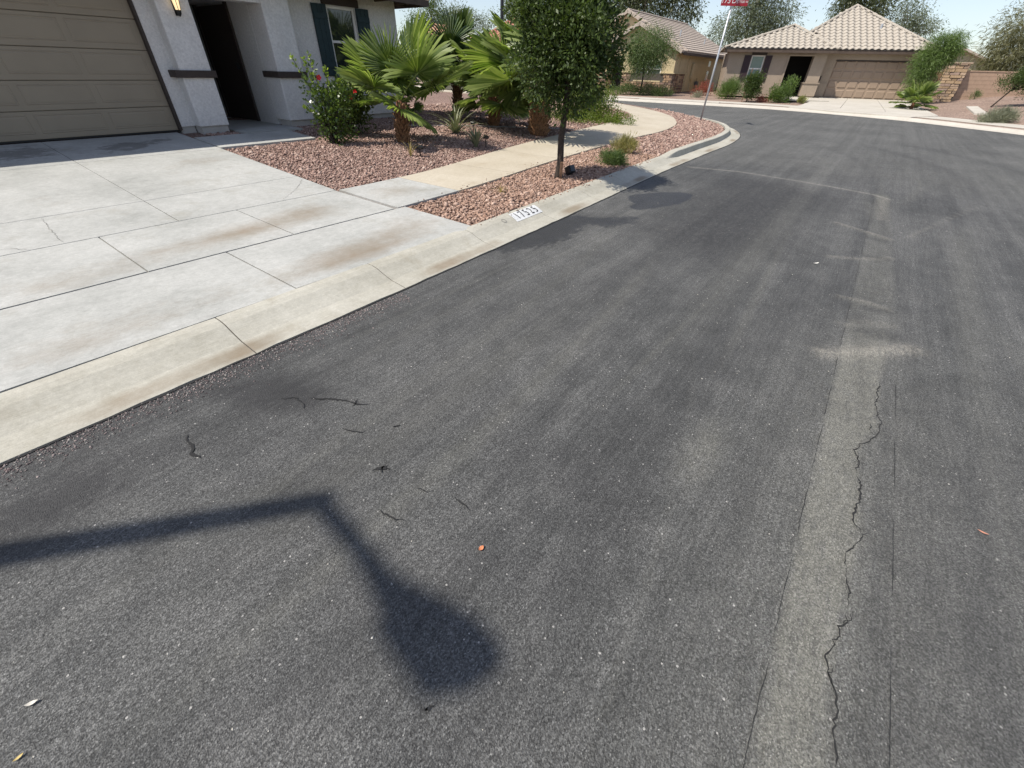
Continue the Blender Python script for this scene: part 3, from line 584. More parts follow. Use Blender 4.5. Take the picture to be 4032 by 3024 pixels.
# roof: hip with wide eaves
def hip(x0, x1, y0, y1, zb, rise, ax0, ax1, ay):
    return MB().add([(x0, y0, zb), (x1, y0, zb), (x1, y1, zb), (x0, y1, zb), (ax0, ay, zb+rise), (ax1, ay, zb+rise)], [(0, 1, 5, 4), (1, 2, 5), (2, 3, 4, 5), (3, 0, 4), (3, 2, 1, 0)])
TILE = simple('clay_tile_tan', (.50, .40, .31), .85, .16, 5, .3, 40); TILER = simple('clay_tile_red', (.40, .19, .13), .85, .25, 4)
rf = hip(-3.6, 9.40, 9.62, 20.8, 2.735, 2.3, 1.5, 4.4, 15.2).build('roof', TILE, NH)
part('fascia', [(-3.58, 9.385, 9.63, 9.655, 2.62, 2.733), (9.345, 9.385, 9.656, 20.7, 2.62, 2.733)], FASC, rf); part('soffit', [(-3.5, 9.34, 9.66, 10.28, 2.705, 2.732), (8.95, 9.34, 10.29, 20.6, 2.705, 2.732)], FASC, rf)
for x in np.arange(-3.3, 9.3, .61): part('rafter_tail', [(x, x+.045, 9.66, 10.28, 2.64, 2.703)], FASC, rf)
for y in np.arange(10.4, 20, .61): part('rafter_tail', [(8.95, 9.34, y, y+.045, 2.64, 2.703)], FASC, rf)
# lit wall lantern
wl_o = thing('wall_lantern', 'black lantern with glowing glass on the column beside the garage', 'lantern', (*W(3.97, 10.05), 0), LOT)
m = MB().lathe([(.06, 2.42), (.085, 2.335), (.082, 2.32), (.02, 2.318)], (0, -.11, 0), 8); m.box(-.03, .03, -.02, 0, 2.05, 2.4); m.tube([(0, 0, 2.12), (0, -.06, 2.08), (0, -.11, 2.12)], .012, 6); m.build('cap', BLACK, wl_o)
MB().lathe([(.008, 2.035), (.03, 2.06), (.045, 2.085), (.052, 2.13), (.02, 2.135)], (0, -.11, 0), 8).build('base', BLACK, wl_o)
m = MB()
for k in range(6): a = k*math.pi/3+.3; m.tube([(.052*math.cos(a), -.11+.052*math.sin(a), 2.13), (.078*math.cos(a), -.11+.078*math.sin(a), 2.32)], .005, 5)
m.build('cage_bar', BLACK, wl_o)
MB().lathe([(.045, 2.132), (.072, 2.318)], (0, -.11, 0), 8).build('glass', mat_emit('lantern_glass', (1.0, .74, .40), .75), wl_o)

wl_o.scale = (.85,)*3; wl_o.location.z = .33
# ------------------------------------------------------------------ vegetation
def leaf_quads(P, D, L, Wd, fold=.25):
    n = len(P); D = D/np.linalg.norm(D, axis=1)[:, None]; a = rng.normal(size=(n, 3)); Sd = np.cross(D, a); Sd /= np.linalg.norm(Sd, axis=1)[:, None]; Nn = np.cross(D, Sd)
    L = np.broadcast_to(L, n)[:, None]; Wd = np.broadcast_to(Wd, n)[:, None]
    mid = P+D*L*.45-Nn*Wd*fold
    v = np.stack([P, mid+Sd*Wd*.5+Nn*Wd*fold, P+D*L, mid-Sd*Wd*.5+Nn*Wd*fold], 1).reshape(-1, 3)
    return v, np.arange(4*n).reshape(n, 4)
def crown_mesh(name, blobs, ncl, per, cr, L, Wd, droop=0., vstretch=1., shell=.55, up=.3):
    """blobs: (cx,cy,cz,rx,ry,rz); returns mesh and cluster centres"""
    vol = np.array([b[3]*b[4]*b[5] for b in blobs])**.8; pick = rng.choice(len(blobs), ncl, p=vol/vol.sum()); B = np.array(blobs)[pick]
    d = rng.normal(size=(ncl, 3)); d /= np.linalg.norm(d, axis=1)[:, None]; r = shell+(1-shell)*rng.random(ncl); r = np.where(rng.random(ncl) < .3, rng.random(ncl)**.5, r)
    C = B[:, :3]+d*B[:, 3:]*r[:, None]*(.86+.22*rng.random(ncl))[:, None]
    ci = np.repeat(np.arange(ncl), per); n = len(ci); e = np.clip(rng.normal(size=(n, 3)), -1.7, 1.7)*cr*(.6+.8*rng.random(ncl))[ci][:, None]; e[:, 2] *= vstretch; e[:, 2] -= droop*np.abs(e[:, 2])*.8
    P = C[ci]+e
    D = e/cr*.6+rng.normal(size=(n, 3))*.7+d[ci]*.5; D[:, 2] += up-droop*2.2
    v, q = leaf_quads(P, D, L*(.65+.7*rng.random(n)), Wd*(.7+.6*rng.random(n)))
    var = np.clip(.25+.35*rng.random(n)+.45*(rng.random(ncl)[ci]-.3), 0, 1)
    return npmesh(name, v, q, dict(var=np.repeat(var, 4))), C
def tree(name, label, cat, loc, trunk, blobs, ncl, per, cr, L, Wd, leafmat, barkmat=None, group=None, limbs=14, droop=0., vstretch=1., rtop=.4, up=.3, shell=.55, rl=.35):
    t = thing(name, label, cat, loc, 0, group)
    me, C = crown_mesh('crown', blobs, ncl, per, cr, L, Wd, droop, vstretch, shell, up)
    m = MB(); path = [Vector(p[:3]) for p in trunk]; m.tube(path, [p[3] for p in trunk], 9)
    m.build('trunk', barkmat or BARK, t, smooth=True)
    if limbs:
        m = MB(); top = path[-1]; rb = trunk[-1][3]
        for c in C[rng.choice(len(C), min(limbs, len(C)), replace=False)]:
            c = Vector(c); s = top.lerp(path[-2], random.random()*.5); mid = s.lerp(c, .5)+Vector((random.gauss(0, .08), random.gauss(0, .08), .12))*((c-s).length)
            m.tube([s, mid, c], [rb*.6*rl/.35, rb*rl, rb*.12], 5, False)
        m.build('branch', barkmat or BARK, t, smooth=True)
    link('crown', me, leafmat, t); return t
def shrub(name, label, cat, loc, blobs, ncl, per, cr, L, Wd, leafmat, stems=6, group=None, droop=0., up=.5, shell=.4, vstretch=1.):
    t = thing(name, label, cat, loc, 0, group); me, C = crown_mesh('foliage', blobs, ncl, per, cr, L, Wd, droop, vstretch, shell, up)
    if stems:
        m = MB()
        for c in C[rng.choice(len(C), min(stems, len(C)), replace=False)]:
            c = Vector(c); m.tube([(random.uniform(-.05, .05), random.uniform(-.05, .05), -.02), c*.5+Vector((0, 0, .05)), c], [.012, .009, .004], 5, False)
        m.build('stem', BARK, t)
    link('foliage', me, leafmat, t); return t
LF_DK = mat_leaf('leaf_glossy', (.020, .040, .010), (.105, .150, .035), .20, .50, .35)
LF_HIB = mat_leaf('leaf_hibiscus', (.022, .045, .012), (.13, .20, .035), .28, .32, .6); LF_HIBY = mat_leaf('leaf_young', (.16, .24, .04), (.30, .38, .09), .4, .4)
LF_PALM = mat_leaf('leaf_palm', (.080, .140, .020), (.44, .50, .19), .42, .42, .5); LF_PALMD = mat_leaf('leaf_palm_dark', (.028, .066, .012), (.17, .22, .06), .22, .4, .5)
LF_AGV = mat_leaf('leaf_yucca', (.10, .13, .075), (.36, .36, .22), .1, .5); LF_EUC = mat_leaf('leaf_eucalyptus', (.055, .078, .040), (.22, .25, .155), .3, .5)
LF_EUCD = mat_leaf('leaf_eucalyptus_dark', (.035, .050, .022), (.14, .16, .07), .3, .5); LF_OLV = mat_leaf('leaf_olive', (.045, .08, .022), (.17, .23, .085), .3, .5)
LF_GRN = mat_leaf('leaf_fresh', (.05, .09, .02), (.19, .27, .08), .35, .5); LF_ICE = mat_leaf('leaf_iceplant', (.055, .090, .012), (.19, .25, .03), .3, .5)
LF_GRY = mat_leaf('leaf_grey', (.11, .12, .08), (.32, .33, .24), .2, .6); LF_DRY = mat_leaf('leaf_dry', (.25, .19, .08), (.52, .42, .20), .3, .7); LF_RED = mat_leaf('leaf_red', (.20, .05, .04), (.42, .16, .12), .3, .5)
LF_WIL = mat_leaf('leaf_willow', (.075, .080, .035), (.25, .24, .12), .3, .5)
PETAL = simple('red_petal', (.55, .012, .02), .5, .2, 30)
ZL = lambda s, v: float(zlot(s, v))-.03

# street tree in the strip
TX, TY = W(6.40, 3.85)
tree('street_tree', 'small round-headed tree with glossy dark leaves in the kerbside gravel strip', 'tree', (TX, TY, .09),
     [(-.01, 0, -.02, .075), (-.01, 0, .06, .060), (.0, 0, .25, .052), (-.015, .01, .55, .049), (.005, 0, .85, .046), (.02, 0, 1.15, .042), (.0, .02, 1.6, .03)],
     [(-.12, .1, 1.80, .52, .55, .62), (.38, .1, 1.75, .40, .4, .38), (.34, .05, 1.40, .36, .36, .30), (-.42, .05, 1.45, .40, .42, .34), (-.50, .1, 1.95, .34, .36, .36), (-.15, .1, 2.45, .46, .5, .46), (.22, .1, 2.2, .34, .36, .34), (.02, .0, 1.20, .46, .40, .32), (.05, -.35, 1.7, .4, .35, .45)], 250, 118, .092, .060, .028, LF_DK, BARK, limbs=26, shell=.62, up=.15)
st = thing('wooden_stake', 'short rust-brown wooden stake beside the street tree trunk', 'stake', (*W(6.33, 3.78), .10)); MB().box(-.02, .02, -.015, .015, -.02, .24).build('post', WOOD, st, bevel=.003)
def spotlight(loc, rz, label, h=.22, head=(.10, .08, .07), tilt=.5, mat=BLACK):
    t = thing('garden_spotlight', label, 'spotlight', loc, rz, 'garden spotlights in the gravel')
    MB().tube([(0, 0, -.03), (0, 0, h)], .011, 6).build('stake', mat, t)
    a, b, c = head; m = MB().box(-a/2, a/2, -b/2, b/2, -c/2, c/2); m.box(-a*.42, a*.42, -b/2-.012, -b/2+.001, -c*.40, c*.40); hd = m.build('lamp_head', mat, t, bevel=.006, loc=(0, 0, h+.02), rot=(tilt, 0, 0))
    MB().box(-a*.36, a*.36, -b/2-.0145, -b/2-.011, -c*.34, c*.34).build('lens', GLASS, hd); return t
spotlight((*W(6.72, 3.84), .10), R(40), 'squat black floodlight at the foot of the street tree', .05, (.13, .11, .12), -.5)
spotlight((*W(5.78, 6.44), ZL(5.8, 6.4)), R(20), 'small black spotlight beside the thin dry yucca', .14, (.13, .10, .05), .2)
spotlight((*W(7.56, 6.38), ZL(7.5, 6.4)), R(100), 'black spotlight right beside the squat striped yucca', .17, (.10, .09, .06), .25)
spotlight((*W(8.60, 7.64), ZL(8.6, 7.6)), R(-20), 'black spotlight half hidden by the tall spiky yucca', .20, (.10, .09, .06), .2)

# fan palms
def frond_mesh(k):
    Lp = .42+.06*k; Rb = .60+.03*k; nseg = 40; vs = []; fs = []; var = []
    def add(v_, f_, vv_): b = len(vs); vs.extend(v_); fs.extend([tuple(i+b for i in f) for f in f_]); var.extend(vv_)
    for i in range(6):                                       # petiole, tapering channel
        x0, x1 = Lp*i/6, Lp*(i+1)/6; z0_, z1_ = -.10*(x0/Lp)**2*.5, -.10*(x1/Lp)**2*.5; w0, w1 = .018-.009*i/6, .018-.009*(i+1)/6
        add([(x0, -w0, z0_+.006), (x0, 0, z0_-.006), (x0, w0, z0_+.006), (x1, -w1, z1_+.006), (x1, 0, z1_-.006), (x1, w1, z1_+.006)], [(0, 1, 4, 3), (1, 2, 5, 4), (2, 0, 3, 5)], [.75]*6)
    hub = np.array([Lp, 0, -.05]); rr = np.array([.02, .16, .34, .52, .70, .86, 1.0])
    for j in range(nseg):
        a0 = R(-128)+R(256)*j/nseg; a1 = R(-128)+R(256)*(j+1)/nseg; am = (a0+a1)/2; ln = Rb*(1-.22*abs(am)/R(128))*(1+.10*(random.random()-.5))
        tw = random.gauss(0, .16); dr = .05+.30*random.random()**2; vb = .05+.85*random.random(); vl_ = []
        for q in rr:
            half = (a1-a0)/2 if q <= .34 else (a1-a0)/2*max(.0, (1-q)/.66)**.75*.64
            droopz = -dr*ln*max(0, q-.55)**1.6*1.6; cup = .10*ln*q*(abs(am)/R(128))**1.5*1.0
            for sgn in (-1, 0, 1):
                a = am+sgn*half+tw*max(0, q-.5)*.6; z = (.020 if sgn else -.018)*min(1, q*3)*(1 if q < .95 else 0)
                vl_.append(tuple(hub+np.array([math.cos(a)*ln*q, math.sin(a)*ln*q, z+droopz+cup])))
        n_ = len(rr); ff = []
        for i in range(n_-1): ff += [(i*3, i*3+1, i*3+4, i*3+3), (i*3+1, i*3+2, i*3+5, i*3+4)]
        add(vl_, ff, [min(1, vb*.8+.35*max(0, q-.6)) for q in rr for _ in range(3)])
    me = mesh('frond', vs, fs); at = me.attributes.new('var', 'FLOAT', 'POINT'); at.data.foreach_set('value', np.array(var, np.float32)); return me
FR = [frond_mesh(k) for k in range(4)]; FRD = []
for f in FR: f.materials.append(LF_PALM); d_ = f.copy(); d_.materials.clear(); d_.materials.append(LF_PALMD); FRD.append(d_)
def boot_mesh():
    return mesh('leaf_base', [(-.045, 0, 0), (.045, 0, 0), (-.03, -.022, .07), (.03, -.022, .07), (0, -.055, .13), (-.03, .0, .08), (.03, .0, .08), (0, -.03, .14)], [(0, 1, 3, 2), (2, 3, 4), (0, 2, 5), (1, 6, 3), (5, 2, 4, 7), (3, 6, 7, 4), (0, 5, 6, 1)])
BM_ = boot_mesh(); BM_.materials.append(BOOT)
def palm(label, loc, ht, rb, rt, nf, scale, dark=False, seed=0, wild=1., drp=0., pw_=1.5):
    rnd = random.Random(seed); t = thing('fan_palm', label, 'palm tree', loc, rnd.random()*6, 'fan palms in the gravel bed')
    m = MB(); m.tube([(0, 0, -.05), (0, 0, ht*.15), (.0, 0, ht*.5), (0, 0, ht*.85), (0, 0, ht+.06)], [rb*1.12, rb, (rb+rt)/2, rt, rt*.6], 14); m.build('trunk', PALMT, t, smooth=True)
    rows = max(4, int(ht/.075)); 
    for i in range(rows):
        z = i*ht/rows; r = rb+(rt-rb)*i/rows; nb = max(6, int(2*math.pi*r/.075))
        for j in range(nb):
            a = 2*math.pi*(j+.5*(i % 2))/nb+rnd.gauss(0, .05); sc = (.75+.4*rnd.random())*min(1.25, max(.8, r/.10))
            link('leaf_base', BM_, None, t, (r*math.sin(a)*.97, -r*math.cos(a)*.97, z), (rnd.gauss(.12, .12), rnd.gauss(0, .1), a), (sc,)*3)
    for i in range(nf):
        az = i*2.399+rnd.gauss(0, .15); el = R(86-100*(i/(nf-1))**pw_)+rnd.gauss(0, .10)-drp; s_ = scale*(.86+.28*rnd.random())*(1.0 if i > 2 else .9)
        f = (FRD if dark else FR)[rnd.randrange(4)]
        o = link('frond', f, None, t, (0, 0, ht+.02)); o.rotation_euler = Matrix.Rotation(az, 3, 'Z').to_4x4().to_3x3().to_euler() if False else (Matrix.Rotation(az, 3, 'Z')@Matrix.Rotation(-el, 3, 'Y')@Matrix.Rotation(rnd.gauss(0, .35)*wild, 3, 'X')).to_euler(); o.scale = (s_,)*3
    return t
palm('short fan palm with orange-brown trunk nearest the house window', (*W(6.42, 7.61), ZL(6.4, 7.6)), .66, .105, .085, 14, 1.14, False, 3)
palm('fan palm with tall dark central fan behind the tall yucca', (*W(10.5, 9.9), ZL(10.5, 9.9)), 1.05, .11, .09, 20, 1.15, True, 8, 1., .1, .9)
palm('fan palm with slim brown trunk in the middle of the bed', (*W(9.99, 8.14), ZL(10, 8.1)), .72, .115, .095, 22, 1.10, False, 21, 1., .15, .9)
palm('fan palm with the thickest trunk, mostly behind the street tree', (*W(9.90, 6.65), ZL(9.9, 6.65)), 1.10, .20, .17, 20, 1.40, False, 34, 1., 0., 1.)
palm('small dark-trunked fan palm by the house corner', (*W(8.05, 9.3), ZL(8.1, 9.3)), .40, .06, .05, 5, .42, True, 40)

# hibiscus
def hibiscus(label, loc, blobs, ncl, per, sprigs, flowers, mat):
    t = thing('hibiscus_bush', label, 'bush', loc, 0, 'hibiscus bushes by the window'); me, C = crown_mesh('foliage', blobs, ncl, per, .075, .062, .040, 0, 1.1, .4, .35)
    link('foliage', me, mat, t); m = MB()
    for c in C[rng.choice(len(C), 22, replace=False)]:
        c = Vector(c); m.tube([(random.uniform(-.06, .06), random.uniform(-.06, .06), -.02), (c.x*.35, c.y*.35, c.z*.5), c], [.013, .010, .004], 5, False)
    for (x, y, z, bx, by, bz) in sprigs: m.tube([(bx*.2, by*.2, .1), (bx, by, bz), (x, y, z)], [.011, .008, .004], 5, False)
    m.build('stem', BARK, t)
    P = []; D = []
    for (x, y, z, bx, by, bz) in sprigs:
        for q in np.linspace(.12, 1.0, 17):
            for _ in range(4 if q > .85 else 2):
                p = np.array([bx, by, bz])*(1-q)+np.array([x, y, z])*q; d = rng.normal(size=3); d[2] = abs(d[2])*.5+.4; P.append(p+rng.normal(size=3)*.012); D.append(d)
    v, q = leaf_quads(np.array(P), np.array(D), .060, .040); n = len(P); link('shoot_leaves', npmesh('shoot_leaves', v, q, dict(var=np.repeat(rng.random(n), 4))), LF_HIBY, t)
    for (x, y, z) in flowers:
        m = MB()
        for k in range(5):
            a = k*2*math.pi/5; c_, s_ = math.cos(a), math.sin(a); pr = lambda r, ww, yy: (r*c_-ww*s_, yy, r*s_+ww*c_)
            m.add([pr(.004, 0, 0), pr(.028, -.022, -.014), pr(.048, 0, -.022), pr(.028, .022, -.014)], [(0, 1, 2, 3)])
        m.tube([(0, 0, 0), (0, -.045, .004)], .004, 5); m.build('flower', PETAL, t, loc=(x, y, z), rot=(random.uniform(-.3, .3), 0, random.uniform(-.5, .8)))
    return t
hibiscus('tall leggy hibiscus bush with bright young shoots and one red flower', (*W(5.15, 8.15), ZL(5.1, 8.1)), [(.02, .02, .50, .26, .26, .40), (-.10, 0, .80, .16, .16, .25), (.12, .1, .25, .22, .2, .22), (.28, .2, .72, .16, .16, .22)], 78, 24,
         [(-.40, .0, 1.30, -.14, 0, .75), (-.22, .05, 1.27, -.08, 0, .75), (-.10, 0, 1.34, -.02, 0, .7), (.14, .05, 1.16, .08, 0, .65), (-.36, -.05, .58, -.1, -.03, .42), (.3, .1, 1.0, .18, .05, .55)], [(.02, -.08, 1.03)], LF_HIB)
hibiscus('dense dark hibiscus bush with two red flowers beneath the window', (*W(6.0, 8.75), ZL(6, 8.7)), [(.0, 0, .38, .42, .38, .34), (.2, 0, .62, .30, .3, .26), (-.1, .1, .66, .2, .2, .2)], 130, 28,
         [(.02, 0, 1.02, .0, 0, .6), (.35, 0, .95, .25, 0, .55)], [(.22, -.25, .68), (.31, -.22, .76)], LF_DK)

# yuccas / blades
def blades(name, label, loc, n, L, Wd, spread, mat, group='spiky plants in the gravel bed', curve=.25, cat='yucca'):
    t = thing(name, label, cat, loc, random.random()*6, group); vs = []; fs = []; var = []
    for i in range(n):
        az = i*2.399+random.gauss(0, .2); el = R(88)-spread*(i/n)**.8+random.gauss(0, .08); l = L*(.65+.5*random.random()); k = 6; b = len(vs); vb = random.random()
        for q in range(k+1):
            u = q/k; e = el-curve*u*u*1.4; r = l*u; x = r*math.cos(e); z = r*math.sin(e); w_ = Wd*(1-u**1.6)*.5+.0006
            for sg in (-1, 0, 1): vs.append((math.cos(az)*x-math.sin(az)*w_*sg, math.sin(az)*x+math.cos(az)*w_*sg, z+(.25*w_ if sg else -.2*w_))); var.append(min(1, vb*.35+(.75 if sg else .1)*(.6+.4*u)))
        for q in range(k): fs += [(b+q*3, b+q*3+1, b+q*3+4, b+q*3+3), (b+q*3+1, b+q*3+2, b+q*3+5, b+q*3+4)]
    me = mesh('blade', vs, fs); at = me.attributes.new('var', 'FLOAT', 'POINT'); at.data.foreach_set('value', np.array(var, np.float32)); link('blades', me, mat, t); return t
blades('yucca', 'tall spiky pale yucca in front of the dark palm trunk', (*W(8.16, 7.80), ZL(8.2, 7.8)), 36, .74, .058, R(62), LF_AGV)
blades('yucca', 'squat upright striped yucca beside the sidewalk gravel', (*W(7.34, 6.46), ZL(7.3, 6.5)), 36, .44, .052, R(36), LF_AGV)
blades('yucca', 'thin dry yucca sprout in front of the short palm', (*W(5.66, 6.56), ZL(5.7, 6.6)), 9, .33, .022, R(26), LF_DRY)
blades('dry_grass_tuft', 'sparse tuft of straw-coloured dry grass in the strip near the kerb number', (*W(4.95, 3.92), ZL(4.9, 3.9)), 26, .17, .006, R(62), LF_DRY, None, .4, 'grass tuft')
# ground shrubs
ix, iy = W(13.1, 8.3)
tg = shrub('creeping_shrub', 'low bright green creeping shrub mounded behind the sidewalk bend', 'shrub', (ix, iy, .17),
      [(1.55, .55, .40, .60, .5, .62), (1.0, .55, .30, .75, .5, .50), (.2, .1, .12, 1.5, .55, .20), (-1.2, .25, .10, 1.1, .5, .22), (2.0, -.15, .10, .6, .45, .18), (1.0, -.5, .06, 1.3, .4, .14)], 560, 44, .085, .042, .026, LF_ICE, 6, up=.3)
shrub('round_shrub', 'low rounded grey-green shrub in the strip by the kerb', 'shrub', (*W(8.15, 3.80), .09), [(0, 0, .08, .25, .22, .13), (.05, 0, .05, .27, .24, .09)], 90, 40, .045, .055, .011, LF_OLV, 4, 'shrubs in the kerbside strip', up=.9)
shrub('straw_shrub', 'yellowing tufted shrub with dry seed heads behind the round shrub', 'shrub', (*W(9.5, 4.15), .09), [(0, 0, .10, .28, .24, .13), (.05, 0, .20, .22, .2, .10)], 70, 34, .045, .09, .008, mat_leaf('leaf_straw', (.11, .13, .03), (.45, .38, .17), .3, .6), 4, 'shrubs in the kerbside strip', up=1.6)
# edging strip through the bed
pe = [W(7.9, 9.05), W(9.3, 8.35), W(10.6, 7.4), W(11.6, 6.62)]
eg = MB().tube([(x, y, float(zlot(0, v))-.008) for (x, y), v in zip(pe, (9.05, 8.35, 7.4, 6.62))], .012, 6).build('drip_hose', simple('grey_hose', (.30, .28, .26), .7)); tag(eg, 'thin grey drip hose lying across the gravel between the palms', 'hose')

# ------------------------------------------------------------------ street furniture
def lamp_post(name, label, loc, rz, h, arm, r=.055, lean=(0, 0)):
    t = thing(name, label, 'street lamp', loc, rz); ca_, sa_ = math.cos(-rz), math.sin(-rz); lx, ly = lean[0]*ca_-lean[1]*sa_, lean[0]*sa_+lean[1]*ca_
    t.rotation_euler = (Matrix.Rotation(rz, 3, 'Z')@Matrix.Rotation(math.atan2(lx, h), 3, 'Y')@Matrix.Rotation(-math.atan2(ly, h), 3, 'X')).to_euler()
    MB().tube([(0, 0, -.02), (0, 0, h)], [r, r*.82], 12).build('pole', BRONZE, t, smooth=True); MB().lathe([(.13, 0), (.13, .03), (.08, .06), (.075, .22), (.06, .24)], (0, 0, 0), 14).build('base', BRONZE, t)
    MB().tube([(-.02, 0, h-.04), (arm*.5, 0, h-.01), (arm, 0, h-.02)], .042, 8).build('arm', BRONZE, t)
    m = MB(); ns_ = [(-.03, .045, .04), (.06, .055, .10), (.17, .07, .20), (.28, .08, .28), (.38, .075, .29), (.45, .06, .22), (.49, .02, .06)]
    n = 14
    for x, wy, hz_ in ns_:
        for k in range(n): a = 2*math.pi*k/n; m.v.append((arm+x, wy*math.cos(a), h-.03+hz_*(math.sin(a) if math.sin(a) > 0 else .45*math.sin(a))))
    m.f += [(i*n+k, i*n+(k+1) % n, (i+1)*n+(k+1) % n, (i+1)*n+k) for i in range(len(ns_)-1) for k in range(n)]+[tuple(range(n)), tuple((len(ns_)-1)*n+k for k in range(n))]
    hd = m.build('lamp_head', BRONZE, t, smooth=True); MB().box(arm+.14, arm+.44, -.085, .085, h-.075, h-.066).build('lens', WHITE, hd); return t
Lh = 5.28; cot = 1/math.tan(SUN_EL)
lamp_post('street_lamp', 'bronze street lamp standing left of the driveway, its shadow falling on the asphalt', (-4.11, .24, .05), math.atan2(-.66, .75), Lh, .50, .068, (.146, -.34))
lamp_post('street_lamp', 'tall dark bronze lamp pole rising behind the fan palms', (*W(17.4, 13.75), .3), R(0), 6.0, .8, .075)
sp = thing('street_sign', 'red street name sign on a leaning galvanised pole at the corner', 'street sign', (6.70, 18.2, .09), 0)
MB().tube([(0, 0, -.02), (.03, 0, 1.6), (.07, 0, 3.30)], [.033, .033, .030], 8).build('pole', GALV, sp, smooth=True)
SIGNR = simple('sign_red', (.36, .022, .035), .4, .05); 
bl = MB().box(-.42, .42, -.006, .006, 0, .23).build('name_blade', SIGNR, sp, loc=(.12, -.045, 3.17), rot=(0, 0, R(-3)))
for txt, sz, x, z in (('175', .20, -.285, .125), ('th', .085, -.135, .165), ('Dr', .20, .02, .125), ('17500 W', .082, .265, .10)):
    link('lettering', text_data(txt, sz, 'lettering'), simple('sign_white', (.85, .85, .84), .5, .02), bl, (x, -.0085, z), (R(90), 0, 0))
MB().box(-.05, .05, -.02, .02, -.03, .02).build('bracket', GALV, bl, loc=(-.05, .02, 0)); 
b2 = MB().box(-.38, .38, -.006, .006, 0, .23).build('cross_blade', SIGNR, sp, loc=(.07, 0, 3.42), rot=(0, 0, R(80)))

# ------------------------------------------------------------------ far side: kerb, sidewalk, yards
def FW(p): return W(p[0], p[1])
FKw = np.array([FW(p) for p in FK])
def foff(d): return offset(FKw, d)
# outward (away from the road) is on the left when walking FK from far left to near right
sgn = 1 if np.dot(offset(FKw, 1)[60]-FKw[60], np.array(W(40, 3))-FKw[60]) > 0 else -1
def ribbon(name, prof_, mat, kind='structure', i0=0, i1=None, seglen=None, piece='piece', zadd=None):
    """sweep a cross profile [(d,z)] along the far kerb; optional cut into pieces"""
    rows = [foff(sgn*d) for d, z in prof_]; zz = [z for d, z in prof_]; n = len(FKw); i1 = i1 or n-1; m = len(prof_)
    def strip_mesh(a, b, nm):
        vs = []; fs = []
        for i in range(a, b+1):
            for k in range(m): vs.append((rows[k][i][0], rows[k][i][1], zz[k]+(zadd(i, prof_[k][0]) if zadd else 0)))
        for i in range(b-a):
            for k in range(m-1): fs.append((i*m+k, i*m+k+1, (i+1)*m+k+1, (i+1)*m+k))
        me = mesh(nm, vs, fs); at = me.attributes.new('stain', 'FLOAT', 'POINT'); return me
    if not seglen:
        o = link(name, strip_mesh(i0, i1, name), mat); tag(o, kind=kind); return o
    root = link(name, strip_mesh(i0, i1, name), JOINT); root.location.z = -.012; tag(root, kind=kind)
    a = i0
    while a < i1:
        b = min(i1, a+seglen); me = strip_mesh(a, b, piece)
        link(piece, me, mat, root, (0, 0, .012)); a = b
    return root
kpf = [(0, .005), (.05, .014), (.20, .040), (.30, .085), (.38, .115), (.50, .12)]
zend = np.array([FKw[i] for i in range(len(FKw))])
ribbon('far_kerb', kpf, CONCF, seglen=6, piece='kerb_segment')
ribbon('far_gravel_strip', [(.5, .112), (.9, .125)], GRAVF)
ribbon('far_sidewalk', [(.9, .13), (.9, .145), (2.15, .165), (2.15, .13)], CONCF, seglen=5, piece='slab')
# yard terrain behind the far sidewalk, rising to the right
def zyard(x, y):
    d = np.min(np.hypot(FKw[None, :, 0]-np.atleast_1d(x)[:, None], FKw[None, :, 1]-np.atleast_1d(y)[:, None]), 1)
    ang = np.degrees(np.arctan2(np.atleast_1d(x), np.atleast_1d(y)))
    r = np.clip((ang-38.5)/5, 0, 1); r = r*r*(3-2*r)
    left = np.interp(d, [2, 9, 20, 200], [.145, .36, .38, .38]); right = np.interp(d, [2, 6, 12, 20, 200], [.15, .45, .80, .95, .95])
    return left*(1-r)+right*r
rows_d = [2.1, 2.6, 3.5, 4.5, 6, 7.5, 9, 11, 14, 18, 24, 40, 90]
o1 = FKw+0; T_ = np.gradient(FKw, axis=0); T_ /= np.linalg.norm(T_, axis=1)[:, None]; nrm = np.c_[-T_[:, 1], T_[:, 0]]*sgn
# smooth the normals so the far rows do not fold at the inside of the bend
ker = np.ones(15)/15; nrm = np.c_[np.convolve(np.pad(nrm[:, 0], 7, 'edge'), ker, 'valid'), np.convolve(np.pad(nrm[:, 1], 7, 'edge'), ker, 'valid')]
vs = []; 
for i in range(len(FKw)):
    for d in rows_d: p = FKw[i]+nrm[i]*d; vs.append((p[0], p[1], 0))
vs = np.array(vs); vs[:, 2] = zyard(vs[:, 0], vs[:, 1])-.01*(1); k = len(rows_d); n = len(FKw)
q = [(i*k+j, (i+1)*k+j, (i+1)*k+j+1, i*k+j+1) for i in range(n-1) for j in range(k-1)]
yd = link('far_yard', npmesh('far_yard', vs, q, None, True), GRAVF); tag(yd, kind='structure')
ZY = lambda x, y: float(zyard(np.array([x]), np.array([y]))[0])

